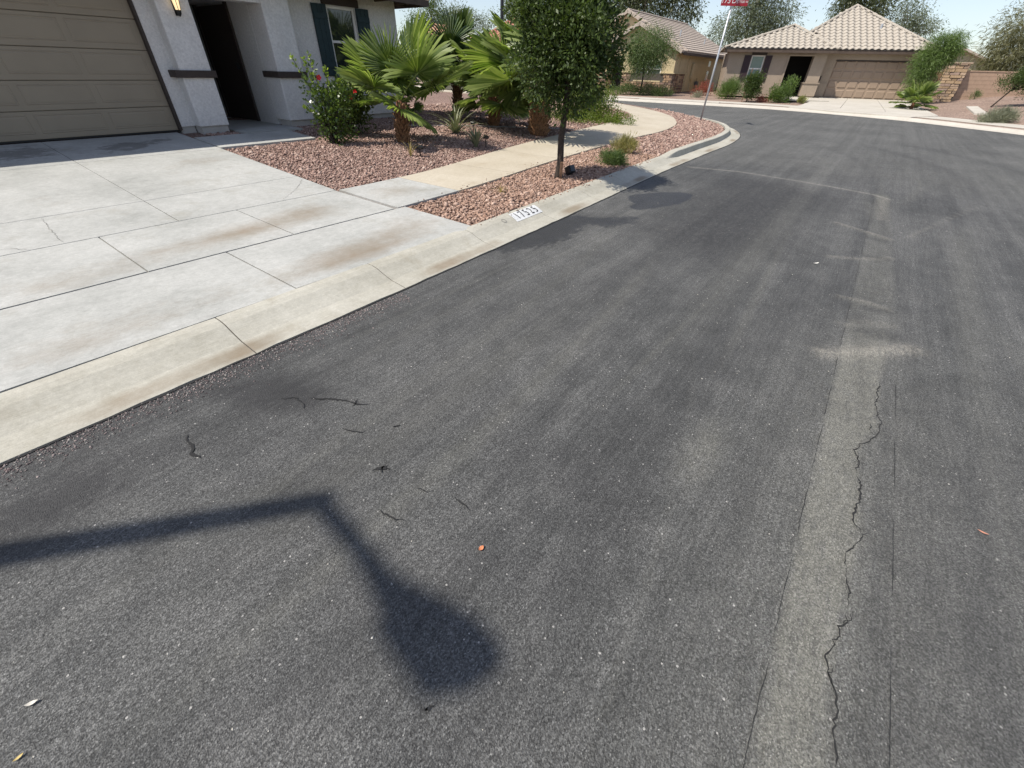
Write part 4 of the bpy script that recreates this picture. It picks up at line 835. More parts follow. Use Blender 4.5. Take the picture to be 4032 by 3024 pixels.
# ------------------------------------------------------------------ far houses
def house(name, label, loc, ang): return thing(name, label, 'house', loc, ang)
def tile_mesh(wd, ln, name='roof_tile'):
    xs = np.linspace(0, 1, 9); pz = .036*np.sin(xs*2*math.pi)+.02; vs = []
    for yy, th in ((0, .0), (ln*1.12, 0.)):
        for x, z in zip(xs, pz): vs.append((x*wd*1.02, yy, z+(.045 if yy == 0 else .012)))
    for x, z in zip(xs, pz): vs.append((x*wd*1.02, 0, z+.018))
    n = 9; return mesh(name, vs, [(i, i+1, n+i+1, n+i) for i in range(n-1)]+[(2*n+i, 2*n+i+1, i+1, i) for i in range(n-1)])
def tile_face(parent, quad, wd, ln, mat, stuff=False, tri_clip=None, me=None):
    """quad: eave-left, eave-right, top-right, top-left in parent coords; tiles laid in courses, clipped to the outline"""
    A, B, C_, D_ = [Vector(p) for p in quad]; ex = (B-A).normalized(); nz = (B-A).cross(D_-A).normalized() if (D_-A).length > 1e-4 else None
    nz = ex.cross(((C_+D_)/2-(A+B)/2)).normalized(); ey = nz.cross(ex).normalized(); rot = Matrix((ex, ey, nz)).transposed().to_euler()
    to = lambda p: ((p-A).dot(ex), (p-A).dot(ey)); P2 = [to(p) for p in (A, B, C_, D_)]; H = max(p[1] for p in P2); xmin = min(p[0] for p in P2); xmax = max(p[0] for p in P2)
    out = []; r = 0
    for r in range(int(H/ln)+1):
        for c in range(int((xmax-xmin)/wd)+1):
            x = xmin+c*wd; y = r*ln
            if in_poly(np.array([x+wd/2]), np.array([y+ln*.45+.02]), P2)[0]: out.append((A+ex*x+ey*y, rot))
    if stuff:
        vs = []; fs = []; src = me
        for p, ro in out:
            M_ = ro.to_matrix(); b = len(vs); vs += [tuple(M_@v.co+p) for v in src.vertices]; fs += [tuple(i+b for i in f.vertices) for f in src.polygons]
        o = link('roof_tiles', mesh('roof_tiles', vs, fs), mat, parent); o['kind'] = 'stuff'
    else:
        for p, ro in out: link('roof_tile', me, mat, parent, p, ro)
    return len(out)
def ridge_caps(parent, a, b, mat, r=.09, step=.40):
    a, b = Vector(a), Vector(b); n = max(1, int((b-a).length/step)); d = (b-a).normalized(); me = bpy.data.meshes.get('ridge_cap'+mat.name)
    if not me:
        m = MB(); k = 7
        for x, rr in ((0, r*1.12), (step*1.15, r*.92)):
            for j in range(k): th = math.pi*j/(k-1); m.v.append((x, rr*math.cos(th), rr*math.sin(th)))
        m.f += [(j, j+1, k+j+1, k+j) for j in range(k-1)]+[tuple(range(k))]; me = mesh('ridge_cap'+mat.name, m.v, m.f); me.materials.append(mat)
    ez = Vector((0, 0, 1)); y = ez.cross(d).normalized(); z = d.cross(y); rot = Matrix((d, y, z)).transposed().to_euler()
    for i in range(n): link('ridge_cap', me, None, parent, a+d*(i*(b-a).length/n), rot)

# --- tan house with the two-car garage
CX, CY, CA = 19.94, 33.55, R(-19)
HC = house('tan_tile_house', 'tan stucco house with scalloped tile hip roof and wide garage', (CX, CY, 0), CA); B0 = .36
P_ = lambda nm, bx, mt, pr=None, bv=0: part(nm, bx, mt, pr or HC, bv)
P_('wall', [(-6.36, -5.0, -.80, -.55, B0, 2.75), (-5.0, -4.22, -.80, -.55, B0, 1.15), (-5.0, -4.22, -.80, -.55, 2.52, 2.75), (-4.22, -2.82, -.80, -.55, B0, 2.75), (-2.82, -1.43, -.80, -.5, 2.52, 2.75)], STUCC)
P_('wall', [(-6.36, -6.1, -.548, 9, B0, 2.75)], STUCC)
P_('wall', [(-.70, -.02, -.05, .25, B0, 2.75), (-.02, 4.62, 0, .25, 2.40, 2.75), (4.62, 4.95, 0, .25, B0, 2.75), (4.70, 4.95, .252, 9, B0, 2.75)], STUCC)
P_('column', [(-1.43, -.72, -.80, -.10, B0, 2.75)], STUCC); P_('column_base', [(-1.52, -.66, -.88, -.06, B0+.12, 1.14)], STUCC, None, .01); P_('base_cap', [(-1.56, -.62, -.92, -.05, 1.14, 1.20)], STUCC); P_('wall_base', [(-.655, -.06, -.12, -.052, B0+.12, 1.17)], STUCC)
P_('porch_trim', [(-2.90, -2.80, -.84, -.80, B0, 2.60), (-2.80, -1.43, -.84, -.80, 2.52, 2.60)], STUCC)
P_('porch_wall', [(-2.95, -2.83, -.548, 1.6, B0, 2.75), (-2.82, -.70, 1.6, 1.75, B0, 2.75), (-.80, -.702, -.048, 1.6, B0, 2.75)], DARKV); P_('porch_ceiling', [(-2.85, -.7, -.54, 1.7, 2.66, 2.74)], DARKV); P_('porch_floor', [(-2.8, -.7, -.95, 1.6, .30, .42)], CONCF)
wc = P_('window', [(-5.0, -4.22, -.64, -.60, 1.15, 2.52)], DARKV); P_('frame', [(-5.0, -4.94, -.71, -.641, 1.15, 2.52), (-4.28, -4.22, -.71, -.641, 1.15, 2.52), (-4.94, -4.28, -.708, -.641, 2.46, 2.52), (-4.94, -4.28, -.708, -.641, 1.15, 1.21)], WHITE, wc); P_('sash_rail', [(-4.94, -4.28, -.715, -.642, 1.80, 1.87)], WHITE, wc)
for a, b in ((1.21, 1.80), (1.87, 2.46)): P_('pane', [(-4.94, -4.28, -.665, -.655, a, b)], GLASSB, wc)
P_('window_head', [(-5.05, -4.15, -.84, -.80, 2.53, 2.70)], BROWN)
for a, b in ((-5.44, -5.03), (-4.19, -3.80)):
    s_ = P_('shutter', [(a, b, -.83, -.802, 1.15, 2.52)], PLUM)
    for zz in (1.3, 1.95, 2.3): P_('batten', [(a+.03, b-.03, -.85, -.831, zz, zz+.09)], PLUM, s_)
gc = P_('garage_door', [(-.02, 4.62, .12, .16, B0+.04, 2.40)], DOORC)
for r_ in range(4):
    for c_ in range(8):
        x0 = .06+c_*.575; z_ = B0+.12+r_*.49; e = .03
        MB().add([(x0, .118, z_), (x0+.48, .118, z_), (x0+.48, .118, z_+.37), (x0, .118, z_+.37), (x0+e, .09, z_+e), (x0+.48-e, .09, z_+e), (x0+.48-e, .09, z_+.37-e), (x0+e, .09, z_+.37-e)], [(0, 1, 5, 4), (1, 2, 6, 5), (2, 3, 7, 6), (3, 0, 4, 7), (4, 5, 6, 7)]).build('raised_panel', DOORC, gc)
P_('door_head', [(-.02, 4.62, .02, .115, 2.33, 2.402)], BROWN)
P_('utility_box', [(-.62, -.50, -.13, -.051, 1.3, 1.55)], BROWN)
T_C = tile_mesh(.34, .345); TILEC = simple('tile_cream', (.375, .338, .285), .85, .14, 3, .2, 40)
ap = Vector((.75, 3.9, 5.24)); EZ = 2.86
el_, er_ = Vector((-3.4, -.50, EZ)), Vector((5.05, -.50, EZ)); wl0, wr0 = Vector((-6.82, -1.28, EZ-.02)), Vector((-.36, -1.28, EZ-.02)); wa = Vector((-2.85, 1.35, 4.10)); wb_ = Vector((-2.85, 6.5, 4.10))
m = MB(); m.add([tuple(el_), tuple(er_), tuple(ap), (5.05, 8.3, EZ), (-3.4, 8.3, EZ)], [(0, 1, 2), (1, 3, 2), (3, 4, 2), (4, 0, 2), (0, 4, 3, 1)])
rfC = m.build('roof', TILEC, HC)
rfW = MB().add([tuple(wl0), tuple(wr0), tuple(wa), tuple(wb_), (-6.82, 6.5, EZ-.02), (-.36, 6.5, EZ-.02)], [(0, 1, 2), (1, 5, 3, 2), (4, 0, 2, 3), (0, 4, 5, 1)]).build('roof', TILEC, HC)
nA = tile_face(rfC, (Vector((-.45, -.50, EZ)), er_, ap, el_.lerp(ap, .43)), .34, .345, TILEC, me=T_C)
nB = tile_face(rfW, (wl0, wr0, wa, wa), .34, .345, TILEC, me=T_C)
tile_face(rfC, (er_, Vector((5.05, 8.3, EZ)), ap, ap), .34, .345, TILEC, True, me=T_C); tile_face(rfW, (Vector((-6.82, 6.5, EZ-.02)), wl0, wa, wb_), .34, .345, TILEC, True, me=T_C)
ridge_caps(rfC, el_+Vector((0, 0, .03)), ap+Vector((0, 0, .03)), TILEC); ridge_caps(rfC, er_+Vector((0, 0, .03)), ap+Vector((0, 0, .03)), TILEC); ridge_caps(rfW, wl0+Vector((0, 0, .03)), wa+Vector((0, 0, .03)), TILEC); ridge_caps(rfW, wr0+Vector((0, 0, .03)), wa+Vector((0, 0, .03)), TILEC); ridge_caps(rfW, wa+Vector((0, 0, .03)), wb_+Vector((0, 0, .03)), TILEC)
P_('fascia', [(-6.78, -.38, -1.26, -1.22, 2.66, 2.835)], FASC, rfW); P_('fascia', [(-.36, 5.02, -.48, -.44, 2.68, 2.85)], FASC, rfC); P_('soffit', [(-6.7, -.4, -1.20, -.82, 2.75, 2.80), (-.4, -.36, -1.2, -.5, 2.68, 2.83)], FASC, rfW); P_('soffit', [(-.35, 4.98, -.43, -.01, 2.76, 2.82)], FASC, rfC)
MB().tube([(2.05, 1.6, 3.8), (2.05, 1.6, 4.22)], .07, 8).build('vent_pipe', GALV, rfC)
# --- yellow gable house with stone base
BX, BY, BA = 11.45, 37.80, R(-36.2)
HB = house('yellow_gable_house', 'pale yellow stucco house with stacked gables and a stone base', (BX, BY, 0), BA); bz = .34
Q_ = lambda nm, bx, mt, pr=None, bv=0: part(nm, bx, mt, pr or HB, bv)
TILEB = simple('tile_flat_brown', (.41, .35, .295), .85, .2, 6, .2, 40)
# body
mainp = [(-9.0, 0, bz), (0, 0, bz), (0, 0, 2.80), (-4.5, 0, 4.88), (-9.0, 0, 2.80)]
MB().poly(mainp, (0, 12.2, 0)).build('wall', STUCB, HB)
# projecting front bay: wall around porch opening and window
fw = [(-5.95, -5.20, -1.0, -.02, bz, 2.62), (-3.95, -2.90, -1.0, -.02, bz, 2.62), (-2.90, -.95, -1.0, -.75, bz, 1.02), (-2.90, -.95, -1.0, -.75, 2.18, 2.62), (-.95, -.02, -1.0, -.02, bz, 2.62), (-5.20, -3.95, -1.0, -.02, 2.42, 2.62)]
Q_('bay_wall', fw, STUCB)
MB().poly([(-5.95, -1.0, 2.622), (-.02, -1.0, 2.622), (-.02, -1.0, 2.80), (-2.98, -1.0, 4.12), (-5.95, -1.0, 2.80)], (0, .98, 0)).build('gable_wall', STUCB, HB)
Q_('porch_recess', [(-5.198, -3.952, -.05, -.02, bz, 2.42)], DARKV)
wbh = Q_('window', [(-2.90, -.95, -.80, -.752, 1.02, 2.18)], DARKV)
Q_('frame', [(-2.90, -2.82, -.99, -.80, 1.02, 2.18), (-1.03, -.95, -.99, -.80, 1.02, 2.18), (-1.97, -1.89, -.99, -.80, 1.02, 2.18), (-2.82, -1.03, -.985, -.80, 1.02, 1.09), (-2.82, -1.03, -.985, -.80, 2.11, 2.18)], WHITE, wbh)
Q_('sash_rail', [(-1.89, -1.03, -.98, -.80, 1.66, 1.72), (-2.82, -1.97, -.98, -.80, 1.66, 1.72)], WHITE, wbh)
for a, b in ((-2.82, -1.97), (-1.89, -1.03)):
    for c, d in ((1.09, 1.66), (1.72, 2.11)): Q_('pane', [(a, b, -.87, -.86, c, d)], GLASSB, wbh)
    for zz in np.arange(1.13, 2.1, .075): Q_('blind_slat', [(a+.01, b-.01, -.84, -.82, zz, zz+.035)], WHITE, wbh)
for a, b in ((-2.96, -1.9), (-1.9, -.88)): Q_('shutter_trim', [(a, b, -1.04, -1.001, .94, 1.015)], STUCB)
# stone base
STV = [simple('veneer_%d' % i, c, .92, .25, 18, .5, 60) for i, c in enumerate([(.20, .13, .09), (.30, .20, .13), (.16, .11, .085), (.36, .24, .15), (.25, .17, .13), (.40, .29, .19)])]
def stone_field(parent, o, ex, ey, Wd, Hh, n_out, row=.145, lmin=.16, lmax=.42, depth=.05, mats=STV, hole=None):
    o, ex, ey = Vector(o), Vector(ex), Vector(ey); nz = Vector(n_out); z = 0
    MB().poly([o, o+ex*Wd, o+ex*Wd+ey*Hh, o+ey*Hh], nz*.012).build('mortar', JOINT, parent)
    while z < Hh-.04:
        h = min(row*random.uniform(.75, 1.25), Hh-z); x = random.uniform(-.15, 0)
        while x < Wd-.03:
            l = random.uniform(lmin, lmax); a, b = max(0, x)+.008, min(Wd, x+l)-.008; x += l
            if b-a < .05 or (hole and hole(a, b, z, h)): continue
            d = depth*random.uniform(.6, 1.2); j = lambda: random.uniform(-.010, .010); c = .014
            base = [o+ex*(a+j())+ey*(z+.006), o+ex*(b+j())+ey*(z+.006), o+ex*(b+j())+ey*(z+h-.006), o+ex*(a+j())+ey*(z+h-.006)]; cc = sum(base, Vector())/4
            top = [p+(cc-p).normalized()*c+nz*d*random.uniform(.85, 1.1) for p in base]
            MB().add([tuple(p) for p in base+top], [(4, 5, 6, 7), (0, 1, 5, 4), (1, 2, 6, 5), (2, 3, 7, 6), (3, 0, 4, 7)]).build('stone', random.choice(mats), parent)
        z += h
sb = Q_('stone_base', [(-3.96, .02, -1.03, -1.001, bz, .36)], JOINT)
stone_field(sb, (-3.95, -1.001, bz), (1, 0, 0), (0, 0, 1), 3.95, 1.10, (0, -1, 0), hole=lambda a, b, z, h: z+h > .60 and b > .95 and a < 3.15)
stone_field(sb, (-5.95, -1.001, bz), (1, 0, 0), (0, 0, 1), .74, 1.10, (0, -1, 0))
stone_field(sb, (-.02, -1.0, bz), (0, 1, 0), (0, 0, 1), 2.4, 1.10, (1, 0, 0))
for b_ in ((-.95, .10, -1.09, -1.001, 1.445, 1.50), (-.018, .10, -1.0, 1.45, 1.445, 1.50), (-3.97, -2.95, -1.09, -1.001, 1.445, 1.50), (-6.0, -5.18, -1.09, -1.001, 1.445, 1.50)): Q_('stone_cap', [b_], STUCB)
# side wall fittings
for y_, a, b in ((6.9, 1.95, 2.35), (6.9, 1.05, 1.70)):
    w_ = Q_('window', [(.002, .02, y_-.30, y_+.30, a, b)], WHITE); Q_('pane', [(.021, .026, y_-.25, y_+.25, a+.05, b-.05)], GLASS, w_)
Q_('sill', [(.002, .07, 6.5, 7.3, .90, .98)], BROWN); Q_('meter_box', [(.002, .14, 2.6, 3.2, 1.15, 2.1)], STUCB, None, .01); Q_('conduit', [(.002, .05, 2.75, 2.82, .4, 1.15), (.002, .05, 2.95, 3.0, .4, 1.15), (.002, .05, 1.65, 1.72, .4, 2.6)], STUCB)
gm = MB().box(.06, .26, 4.0, 4.3, .75, 1.0); gm.tube([(.1, 4.05, .4), (.1, 4.05, .75)], .025, 6); gm.tube([(.1, 4.25, .6), (.1, 4.25, 1.2)], .02, 6); gm.build('gas_meter', simple('meter_grey', (.12, .12, .12), .6), HB)
vt = MB().lathe([(.17, 0), (.17, .03), (.12, .03), (.12, .005)], (0, 0, 0), 8).build('gable_vent', simple('vent_tan', (.25, .2, .14), .8), HB, loc=(-4.5, -.002, 4.18), rot=(R(90), 0, R(0)))
def gable_roof(xl, xr, xp, ze, zp, y0, y1, courses, left=True):
    """two slopes made of flat tile courses plus a row of rake tiles along the front edge"""
    r = MB()
    th = .05; r.add([(xl, y0+.04, ze), (xp, y0+.04, zp), (xr, y0+.04, ze), (xl, y1, ze), (xp, y1, zp), (xr, y1, ze), (xl, y0+.04, ze-th), (xp, y0+.04, zp-th), (xr, y0+.04, ze-th), (xl, y1, ze-th), (xp, y1, zp-th), (xr, y1, ze-th)],
                    [(0, 1, 4, 3), (1, 2, 5, 4), (6, 9, 10, 7), (7, 10, 11, 8), (0, 6, 7, 1), (1, 7, 8, 2), (0, 3, 9, 6), (2, 8, 11, 5), (3, 4, 10, 9), (4, 5, 11, 10)])
    rf_ = r.build('roof', TILEB, HB)
    for xe in (xr, xl):
        a = Vector((xe, 0, ze)); b = Vector((xp, 0, zp)); L = (b-a).length; d = (b-a).normalized(); up_ = Vector((-d.z, 0, d.x)) if d.x > 0 else Vector((d.z, 0, -d.x))
        if up_.z < 0: up_ = -up_
        n = courses
        for i in range(n):
            p = a+d*(L*i/n); q = a+d*min(L, L*(i+1)/n+.03)
            c = [p+up_*.075, p+up_*.012, q+up_*.008, q+up_*.030]
            MB().poly([(v.x, y0+.05, v.z) for v in c], (0, y1-y0-.05, 0)).build('tile_course', TILEB, rf_)
        m_ = max(3, int(L/.36))
        for i in range(m_):
            p = a+d*(L*i/m_); q = a+d*(L*(i+1)/m_+.03)
            c = [p-up_*.13, p+up_*.105, q+up_*.085, q-up_*.11]
            MB().poly([(v.x, y0-.03, v.z) for v in c], (0, .115, 0)).build('rake_tile', TILEB, rf_, bevel=.008)
    ridge_caps(rf_, (xp, y0, zp+.04), (xp, y1, zp+.04), TILEB)
    return rf_
rb_ = gable_roof(-9.45, .45, -4.5, 2.70, 5.0, -.35, 12.5, 15)
gable_roof(-6.35, .42, -2.98, 2.68, 4.22, -1.35, -.30, 10)
Q_('fascia', [(.40, .44, -1.0, 12.4, 2.50, 2.66)], FASC, rb_); Q_('soffit', [(.003, .39, -.9, 12.3, 2.60, 2.645)], FASC, rb_)
MB().tube([(-1.6, 3.2, 3.5), (-1.6, 3.2, 4.1)], .05, 8).build('vent_pipe', GALV, rb_); MB().tube([(-1.0, 7.5, 3.2), (-1.0, 7.5, 3.75)], .05, 8).build('vent_pipe', GALV, rb_)
# --- red tile house behind the palms
HA = house('red_tile_house', 'cream house with red and orange barrel tile roof behind the palms', (-2.3, 36, 0), R(6))
part('wall', [(-4.5, 3.6, 0, 8, .2, 2.65)], STUCB, HA)
part('window', [(-1.2, .2, -.03, -.002, 1.0, 2.2)], GLASS, HA)
T_A = tile_mesh(.28, .34, 'roof_tile_small'); TILEO = simple('clay_tile_orange', (.50, .29, .19), .85, .25, 4)
r1 = MB().add([(-.9, -.8, 2.70), (4.4, -.8, 2.70), (1.9, 2.6, 4.25), (4.4, 8.4, 2.7), (-.9, 8.4, 2.7)], [(0, 1, 2), (1, 3, 2), (3, 4, 2), (4, 0, 2), (0, 4, 3, 1)]).build('roof', TILER, HA)
tile_face(r1, ((-.9, -.8, 2.70), (4.4, -.8, 2.70), (1.9, 2.6, 4.25), (1.9, 2.6, 4.25)), .28, .34, TILER, True, me=T_A); tile_face(r1, ((-.9, 8.4, 2.70), (-.9, -.8, 2.70), (1.9, 2.6, 4.25), (1.9, 2.6, 4.25)), .28, .34, TILER, True, me=T_A)
r2 = MB().add([(-5.0, -.4, 2.66), (-.7, -.4, 2.66), (-1.6, 2.2, 3.62), (-3.6, 2.2, 3.72), (-5.0, 8.4, 2.66), (-.7, 8.4, 2.66)], [(0, 1, 2, 3), (0, 3, 4), (1, 5, 2), (3, 2, 5, 4), (0, 4, 5, 1)]).build('roof', TILEO, HA)
tile_face(r2, ((-5.0, -.4, 2.66), (-.7, -.4, 2.66), (-1.6, 2.2, 3.62), (-3.6, 2.2, 3.72)), .28, .34, TILEO, True, me=T_A)
ridge_caps(r1, (-.9, -.8, 2.74), (1.9, 2.6, 4.28), TILER); ridge_caps(r1, (4.4, -.8, 2.74), (1.9, 2.6, 4.28), TILER); ridge_caps(r2, (-3.6, 2.2, 3.75), (-1.6, 2.2, 3.65), TILEO)
# --- sage gable house behind the block wall
HD = house('sage_gable_house', 'sage green gable end of a house beyond the block wall', (39.3, 48, 0), R(-30))
MB().poly([(-3.2, 0, .3), (3.2, 0, .3), (3.2, 0, 2.55), (0, 0, 3.75), (-3.2, 0, 2.55)], (0, 9, 0)).build('wall', STUCD, HD)
MB().poly([(-3.8, -.5, 2.36), (0, -.5, 3.86), (3.8, -.5, 2.36), (3.8, -.5, 2.20), (0, -.5, 3.70), (-3.8, -.5, 2.20)], (0, 9.8, 0)).build('roof', TILEB, HD)
part('band', [(-3.2, 3.2, -.06, -.002, 1.95, 2.15)], STUCB, HD)

# ------------------------------------------------------------------ far driveways and yard things
def quad_slabs(name, a, b, c, d, n, m, mat, dz=.02):
    """a,b near edge (left,right), c,d far edge (right,left); pieces m along x n"""
    a, b, c, d = [np.array(p) for p in (a, b, c, d)]
    root = link(name, mesh(name, [tuple(a-[0, 0, .06]), tuple(b-[0, 0, .06]), tuple(c-[0, 0, .06]), tuple(d-[0, 0, .06])], [(0, 1, 2, 3)]), JOINT); tag(root, kind='structure')
    f = lambda u, v: (a*(1-u)+b*u)*(1-v)+(d*(1-u)+c*u)*v
    for i in range(n):
        for j in range(m):
            e = .0018; u0, u1, v0, v1 = i/n+e, (i+1)/n-e, j/m+e, (j+1)/m-e
            top = [f(u0, v0), f(u1, v0), f(u1, v1), f(u0, v1)]; mm = MB(); mm.add([tuple(p) for p in top]+[tuple(p-[0, 0, .08]) for p in top], [(0, 1, 2, 3), (0, 4, 5, 1), (1, 5, 6, 2), (2, 6, 7, 3), (3, 7, 4, 0)]); o = mm.build('slab', mat, root)
            o.data.attributes.new('stain', 'FLOAT', 'POINT')
    return root
def CL(x, y): c, s = math.cos(CA), math.sin(CA); return (CX+x*c-y*s, CY+x*s+y*c)
def kerbpt(i, d): return tuple(FKw[i]+nrm[i]*d)
# garage corners of the tan house, drive runs from the kerb to the door
def nearest_k(p): return int(np.argmin(np.hypot(FKw[:, 0]-p[0], FKw[:, 1]-p[1])))
ka = nearest_k(W(30.5, 4.3)); kb_ = nearest_k(W(28.4, -.65))
quad_slabs('far_driveway', (*kerbpt(ka, .52), .14), (*kerbpt(kb_, .52), .14), (*kerbpt(kb_, 2.3), .192), (*kerbpt(ka, 2.3), .192), 3, 1, CONCF)
quad_slabs('far_driveway', (*kerbpt(ka, 2.31), .19), (*kerbpt(kb_, 2.31), .19), (*CL(4.75, .1), .43), (*CL(-.1, .1), .43), 3, 3, CONCF)
quad_slabs('far_path', (*CL(-2.6, -3.2), .36), (*CL(-.2, -3.2), .36), (*CL(-.2, -.9), .415), (*CL(-2.6, -.9), .415), 1, 2, CONCF)
kc, kd_ = nearest_k(W(29.8, 12.8)), nearest_k(W(30.4, 8.2))
quad_slabs('far_apron', (*kerbpt(kc, .52), .15), (*kerbpt(kd_, .52), .15), (*kerbpt(kd_, .93), .17), (*kerbpt(kc, .93), .17), 3, 1, CONCF)
# block wall, stone pillar, gate
def stone_pillar():
    px, py = 26.0, 31.4; t = thing('stone_pillar', 'tall stacked tan stone pillar beside the brown gate', 'pillar', (px, py, .35), R(-30)); Ww, Dp, Hh = 1.0, .8, 1.95
    MB().box(-.5, .5, 0, Dp, 0, Hh).build('core', JOINT, t); mats = [simple('pillar_stone_%d' % i, c, .92, .25, 12, .5, 60) for i, c in enumerate([(.38, .27, .17), (.46, .33, .21), (.30, .22, .16), (.42, .31, .22), (.34, .25, .20)])]
    stone_field(t, (-.5, -.001, 0), (1, 0, 0), (0, 0, 1), 1.0, Hh, (0, -1, 0), .13, .25, .6, .07, mats); stone_field(t, (-.501, Dp, 0), (0, -1, 0), (0, 0, 1), Dp, Hh, (-1, 0, 0), .13, .25, .5, .07, mats)
    MB().box(-.57, .57, -.08, Dp+.05, Hh, Hh+.07).build('cap', simple('pillar_cap', (.36, .27, .2), .9), t, bevel=.015)
stone_pillar()
gt = thing('yard_gate', 'dark brown slatted gate in shade between the tan house and stone pillar', 'gate', (*CL(5.0, .6), .40), math.atan2(31.7-CL(5.0, .6)[1], 25.5-CL(5.0, .6)[0]))
gl = math.hypot(25.5-CL(5.0, .6)[0], 31.7-CL(5.0, .6)[1]); ng = max(6, int(gl/.13))
for i in range(ng): MB().box(i*gl/ng+.006, (i+1)*gl/ng-.006, -.012, .012, .03, 1.50).build('plank', WOOD, gt)
for z_ in (.25, 1.25): MB().box(0, gl, .013, .045, z_, z_+.08).build('rail', WOOD, gt)
bw = thing('block_wall', 'tan block wall running behind the gravel slope on the right', 'wall', (0, 0, 0))
wa_, wb2 = np.array([26.6, 31.6]), np.array([44.0, 27.5]); dvec = (wb2-wa_); Lw = np.linalg.norm(dvec); dvec /= Lw; BLK = simple('tan_block', (.40, .28, .20), .92, .12, 4, .4, 40)
bw.location = (*wa_, .55); bw.rotation_euler = (0, 0, math.atan2(dvec[1], dvec[0])); bm_ = MB().box(.004, .396, -.1, .1, .004, .196); bme = mesh('block', bm_.v, bm_.f); bme.materials.append(BLK)
MB().box(0, Lw, -.09, .09, -.4, 1.395).build('mortar', simple('block_mortar', (.34, .25, .18), .95), bw)
for r_ in range(7):
    for i in range(int(min(Lw, 16)/.4)): link('block', bme, None, bw, ((i+.5*(r_ % 2))*.4, 0, r_*.2))
MB().box(-.02, Lw, -.12, .12, 1.402, 1.46).build('cap', BLK, bw)
MB().add([(*p, ZY(*p)+.02) for p in ((24.2, 28.2), (24.9, 28.0), (25.9, 30.6), (25.3, 30.8))], [(0, 1, 2, 3)])
quad_slabs('stepping_path', (*W(31.2, -3.3), ZY(*W(31.2, -3.3))+.05), (*W(31.0, -3.75), ZY(*W(31, -3.75))+.05), (*W(34.4, -3.6), ZY(*W(34.4, -3.6))+.05), (*W(34.6, -3.2), ZY(*W(34.6, -3.2))+.05), 1, 2, CONCF)

# far shrubs and small trees
def fs(name, label, p, blobs, ncl, per, cr, L, Wd, mat, stems=5, group=None, **k): return shrub(name, label, 'shrub', (p[0], p[1], ZY(*p)-.03), blobs, ncl, per, cr, L, Wd, mat, stems, group, **k)
fs('feathery_shrub', 'feathery bright green shrub at the left corner of the tan house', (13.6, 33.4), [(0, 0, .45, .75, .6, .45), (.2, 0, .6, .5, .5, .42)], 130, 34, .14, .16, .02, LF_GRN, 5, 'shrubs in front of the tan house', up=1.3)
t_ = tree('staked_shrub', 'dark dense staked shrub in front of the tan house window', 'shrub', (14.0, 31.2, .13), [(0, 0, 0, .03), (0, 0, .3, .028), (0, 0, .6, .02)], [(0, 0, .85, .52, .5, .62), (.25, 0, .65, .45, .4, .4), (.28, 0, 1.15, .35, .35, .4)], 150, 40, .10, .075, .045, LF_DK, BARK, 'shrubs in front of the tan house', 8)
for x_ in (-.28, .3): MB().tube([(x_, 0, 0), (x_*.6, .05, 1.7 if x_ < 0 else .8)], .025, 5).build('stake', WOOD, t_)
fs('flowering_shrub', 'loose green shrub with orange blooms beside the dark porch', (15.9, 31.0), [(0, 0, .35, .62, .5, .38), (.35, 0, .75, .30, .3, .55), (-.3, 0, .5, .35, .3, .3)], 120, 34, .12, .13, .03, LF_GRN, 8, 'shrubs in front of the tan house', up=1.0)
fs('red_groundcover', 'low patch of red flowers at the foot of the staked shrub', (15.0, 31.3), [(0, 0, .10, .45, .35, .14)], 40, 30, .08, .06, .03, LF_RED, 0)
fs('cactus_clump', 'small yellow-green clump of upright stems beside the far driveway', (16.9, 30.3), [(0, 0, .12, .22, .15, .16)], 22, 20, .04, .20, .03, mat_leaf('leaf_cactus', (.16, .18, .05), (.36, .36, .12), .1, .6), 0, up=2.5)
fs('red_shrub', 'reddish dry shrub at the side of the yellow house', (13.0, 36.0), [(0, 0, .4, .5, .4, .4), (-.5, 0, .15, .5, .3, .18)], 60, 34, .12, .09, .03, LF_RED, 5, up=.8)
fs('low_hedge', 'long low dark green hedge along the stone base of the yellow house', (8.4, 35.8), [(-.9, 0, .30, .9, .5, .34), (.4, -.2, .30, .9, .5, .36), (1.3, -.7, .22, .8, .5, .30), (-1.9, .3, .2, .6, .4, .25)], 260, 36, .12, .08, .03, LF_OLV, 5, up=.6)
fs('low_shrub', 'round grey-green shrub left of the yellow house walkway', (4.6, 36.0), [(0, 0, .32, .75, .5, .40)], 90, 36, .12, .08, .03, LF_OLV, 4, up=.6)
fs('low_shrub', 'small grey-brown shrub by the side wall of the yellow house', (11.9, 34.2), [(0, 0, .16, .40, .3, .18)], 40, 30, .09, .07, .02, LF_GRY, 3, up=.6)
fs('grey_shrub', 'wide grey-green shrub on the far sidewalk edge at right', (19.75, 20.6), [(0, 0, .16, .85, .40, .22), (.2, 0, .26, .55, .35, .20)], 150, 36, .08, .12, .014, LF_GRY, 4, 'grey shrubs at the far sidewalk', up=1.2)
fs('grey_shrub', 'grey-green shrub cut by the right picture edge', (20.9, 19.6), [(0, 0, .16, .5, .40, .24)], 90, 36, .08, .12, .014, LF_GRY, 4, 'grey shrubs at the far sidewalk', up=1.2)
fs('small_shrub', 'small dark shrub against the block wall by the pillar', (27.2, 30.6), [(0, 0, .18, .25, .2, .22)], 30, 26, .07, .06, .02, LF_OLV, 3)
